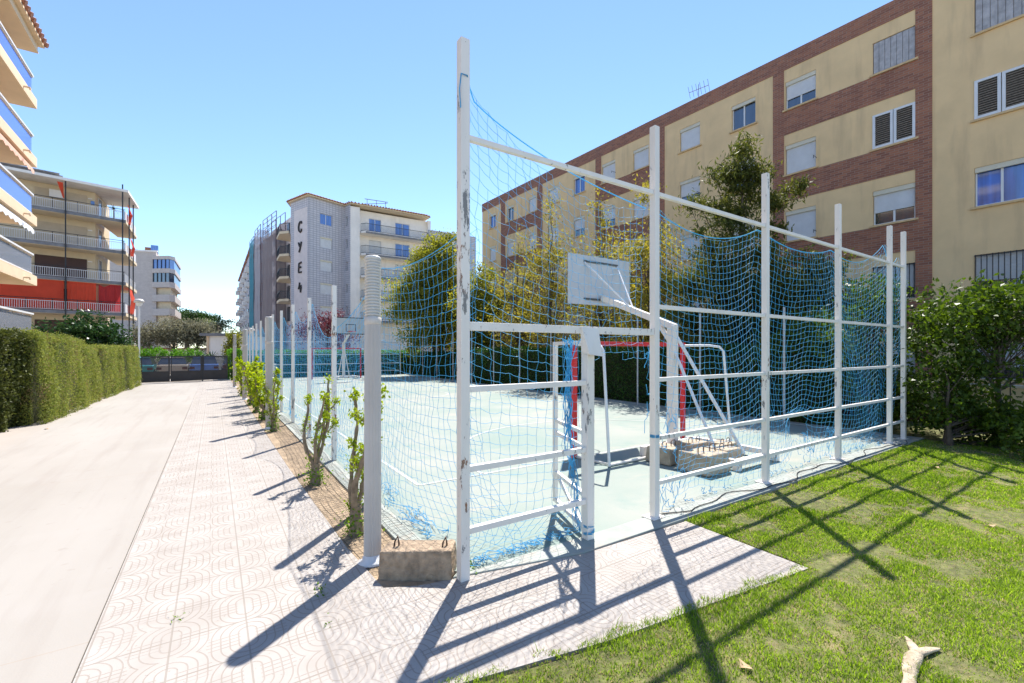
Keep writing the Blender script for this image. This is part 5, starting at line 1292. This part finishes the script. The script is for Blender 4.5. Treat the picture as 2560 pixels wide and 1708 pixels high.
# --- driveway gate
gt = thing('driveway_gate', 'dark metal sliding gate with thin bars closing the end of the driveway', 'gate', (-1.4, 33.2, 0))
G0, G1 = Vector((-3.42, 32.75, 0)), Vector((.74, 33.55, 0)); gd = (G1 - G0).normalized(); GL = (G1 - G0).length
fg = Fr((G0.x, G0.y), (gd.x, gd.y), 1)
for t0, t1 in ((0, GL * .31), (GL * .31 + .03, GL * .68), (GL * .68 + .06, GL)):
    m = MB(); fg.box(m, t0, t0 + .06, .08, 1.56, -.03, .03); fg.box(m, t1 - .06, t1, .08, 1.56, -.03, .03); fg.box(m, t0 + .06, t1 - .06, 1.48, 1.56, -.03, .03); fg.box(m, t0 + .06, t1 - .06, .62, .68, -.03, .03); lf = m.build('gate_leaf', M['dark_metal'], gt)
    m = MB(); fg.box(m, t0 + .06, t1 - .06, .08, .62, -.015, .015); m.build('lower_panel', M['dark_metal'], lf)
    m = MB(); t_ = t0 + .08
    while t_ < t1 - .07: fg.box(m, t_, t_ + .018, .68, 1.48, -.01, .01); t_ += .036
    m.build('bars', M['dark_metal'], lf)
m = MB(); fg.box(m, GL * .68 + .0, GL * .68 + .06, .0, 1.62, -.05, .05); m.build('gate_post', M['black_metal'], gt)

# --- cars parked beyond the gate
def car(label, x, y, col, h=1.48):
    c = thing('parked_car', label, 'car', (x, y, -.03), 'cars parked beyond the gate'); z = -.03; w = .86
    paint = bpy.data.materials.get('car_paint_%.2f_%.2f_%.2f' % col)
    if paint is None:
        paint = bpy.data.materials.new('car_paint_%.2f_%.2f_%.2f' % col); paint.use_nodes = True; pb = paint.node_tree.nodes['Principled BSDF']
        pb.inputs['Base Color'].default_value = (*col, 1); pb.inputs['Roughness'].default_value = .25; pb.inputs['Coat Weight'].default_value = .6
    prof = [(-2.05, .28), (2.05, .28), (2.1, .55), (2.0, .82), (1.1, .94), (-1.6, .98), (-2.08, .90), (-2.1, .5)]
    m = MB(); vs = []
    for s_, k in ((-1, .93), (-.8, 1), (.8, 1), (1, .93)):
        vs += [(x + s_ * w, y + py * k, z + (pz - .6) * (1 if abs(s_) < .9 else .92) + .6) for py, pz in prof]
    n = len(prof); m.add(vs, [(i * n + j, i * n + (j + 1) % n, (i + 1) * n + (j + 1) % n, (i + 1) * n + j) for i in range(3) for j in range(n)] + [tuple(range(n)), tuple(range(3 * n, 4 * n))[::-1]])
    m.build('body', paint, c)
    def ring(y0, y1, ww, zz): return [(x - ww, y + y0, z + zz), (x + ww, y + y0, z + zz), (x + ww, y + y1, z + zz), (x - ww, y + y1, z + zz)]
    m = MB(); m.hexa(ring(-1.75, 1.05, .80, .96) + ring(-1.35, .25, .64, h - .05)); m.build('glasshouse', M['glass_dark'], c)
    m = MB(); m.hexa(ring(-1.42, .30, .67, h - .055) + ring(-1.25, .12, .56, h)); m.build('roof', paint, c)
    for sx in (-1, 1):
        for sy in (-1.3, 1.3): m = MB(); m.tube([(x + sx * .70, y + sy, z + .31), (x + sx * .88, y + sy, z + .31)], .31, 18, True, False); m.build('wheel', M['tyre'], c)
        m = MB(); m.box(x + sx * .7 - .14, x + sx * .7 + .14, y - 2.105, y - 2.05, z + .62, z + .78); m.build('tail_light', M['maroon'], c)
car('teal parked car seen through the gate, next to the hedge end', -4.2, 40.0, (.05, .28, .30))
car('cream parked car seen through the middle of the gate', -2.35, 40.3, (.48, .40, .32))
car('blue parked car seen through the gate bars', -.55, 40.6, (.10, .22, .60))
car('dark brown parked car seen through the right end of the gate', 1.4, 40.9, (.10, .06, .05))

# --- small things on the lawn and path
dw = MB()
def stick(pts, rs): dw.tube(pts, rs, 7)
stick([(2.96, .70, .004), (3.08, .78, .012), (3.20, .85, .016), (3.32, .875, .018), (3.44, .90, .020), (3.56, .915, .024), (3.66, .92, .03)], [.010, .030, .038, .032, .044, .046, .030])
stick([(3.62, .92, .03), (3.69, .96, .045), (3.73, 1.0, .06)], [.034, .024, .006])
stick([(3.62, .915, .028), (3.72, .885, .03), (3.80, .85, .018)], [.032, .024, .006])
dw.v = [(x + random.gauss(0, .003), y + random.gauss(0, .003), z * .55 + .012 + random.gauss(0, .003)) for x, y, z in dw.v]
dwo = dw.build('driftwood_branch', plain('bleached_wood', (.46, .37, .26), .95, .35, 22, 1, 60, dirt=((.24, .17, .10), 16, .8)), loc=(3.4, .9, 0)); tag(dwo, 'pale bleached piece of branch lying on the near lawn', 'branch')
leafm = plain('dry_leaf', (.44, .30, .17), .85, .3, 20)
def dry_leaf(label, x, y, z, s_, a):
    m = MB(); pts = []
    for k in range(9):
        w = 2 * math.pi * k / 8 * .999; r = s_ * (1 if k % 2 else .55); pts.append((x + r * math.cos(w + a) * .7, y + r * math.sin(w + a) * 1.1, z + .012 * math.sin(w * 2) + .006))
    m.add([(x, y, z)] + pts, [(0, i, i + 1) for i in range(1, 9)]); o = m.build('dry_leaf', leafm, loc=(x, y, z)); tag(o, label, 'leaf', 'dry leaves on the ground')
dry_leaf('curled brown dry leaf on the grass near the bottom picture edge', 2.62, 1.44, .03, .05, .4)
dry_leaf('small brown leaf on the lawn beyond the end of the post shadow', 6.9, 1.15, .03, .05, 1.4)
dry_leaf('brown leaf on the lawn close to the last fence posts', 9.6, 2.2, .03, .06, 2.0)
dry_leaf('orange-brown leaf lying at the foot of the clipped hedge', -3.35, 15.2, .005, .07, .5)
for lab, x, y, n, s_ in (('small green weed in a paving joint beside the column shadow', .70, 3.72, 26, .03), ('tiny weed tuft in the paving joint left of the column shadow', .66, 3.25, 16, .022), ('little weed in the path joint nearest the driveway', -.23, 3.9, 12, .022), ('weed growing at the foot of the tall corner post', 1.66, 3.50, 40, .035), ('weed growing inside the net by the tall corner post', 1.85, 3.46, 40, .04)):
    C_ = np.array([(x + random.gauss(0, .025), y + random.gauss(0, .045), .012 + abs(random.gauss(0, .025))) for _ in range(n)])
    v, f = leaves(C_, s_, .45, -.6); o = np_build('weed', v, f, L['bed_low'], loc=(x, y, 0)); tag(o, lab, 'weed', 'weeds in the paving')

# ------------------------------------------------------------------ light, sky, camera
sd = Vector((.42, .445, 1.0)).normalized()
el = math.asin(sd.z); az = math.atan2(sd.x, sd.y)
sun = bpy.data.lights.new('sun', 'SUN'); sun.energy = 4.4; sun.angle = R(.53); sun.color = (1, .955, .89)
so = bpy.data.objects.new('sun', sun); COL.objects.link(so); so.rotation_euler = sd.to_track_quat('Z', 'Y').to_euler(); so.location = (0, 0, 40)
w = bpy.data.worlds.new('World'); S.world = w; w.use_nodes = True; nt = w.node_tree; bg = nt.nodes['Background']
sky = nt.nodes.new('ShaderNodeTexSky'); sky.sky_type = 'NISHITA'; sky.sun_disc = False; sky.sun_elevation = el; sky.sun_rotation = az
sky.air_density = 1.0; sky.dust_density = .0; sky.ozone_density = 3.9; sky.altitude = 900
nt.links.new(sky.outputs[0], bg.inputs[0]); bg.inputs[1].default_value = .125
cam = bpy.data.cameras.new('camera'); co = bpy.data.objects.new('camera', cam); COL.objects.link(co)
cam.sensor_width = 36; cam.lens = 36 * 1120.08 / 2560; cam.shift_y = .0086; cam.clip_start = .05; cam.clip_end = 3000
co.location = (0, 0, 1.9); co.rotation_euler = (R(90), 0, -.587653)
S.camera = co
S.view_settings.view_transform = 'Standard'; S.view_settings.look = 'None'; S.view_settings.gamma = 1; S.view_settings.exposure = 1.12
S.cycles.max_bounces = 8; S.cycles.transparent_max_bounces = 24; S.cycles.use_denoising = True
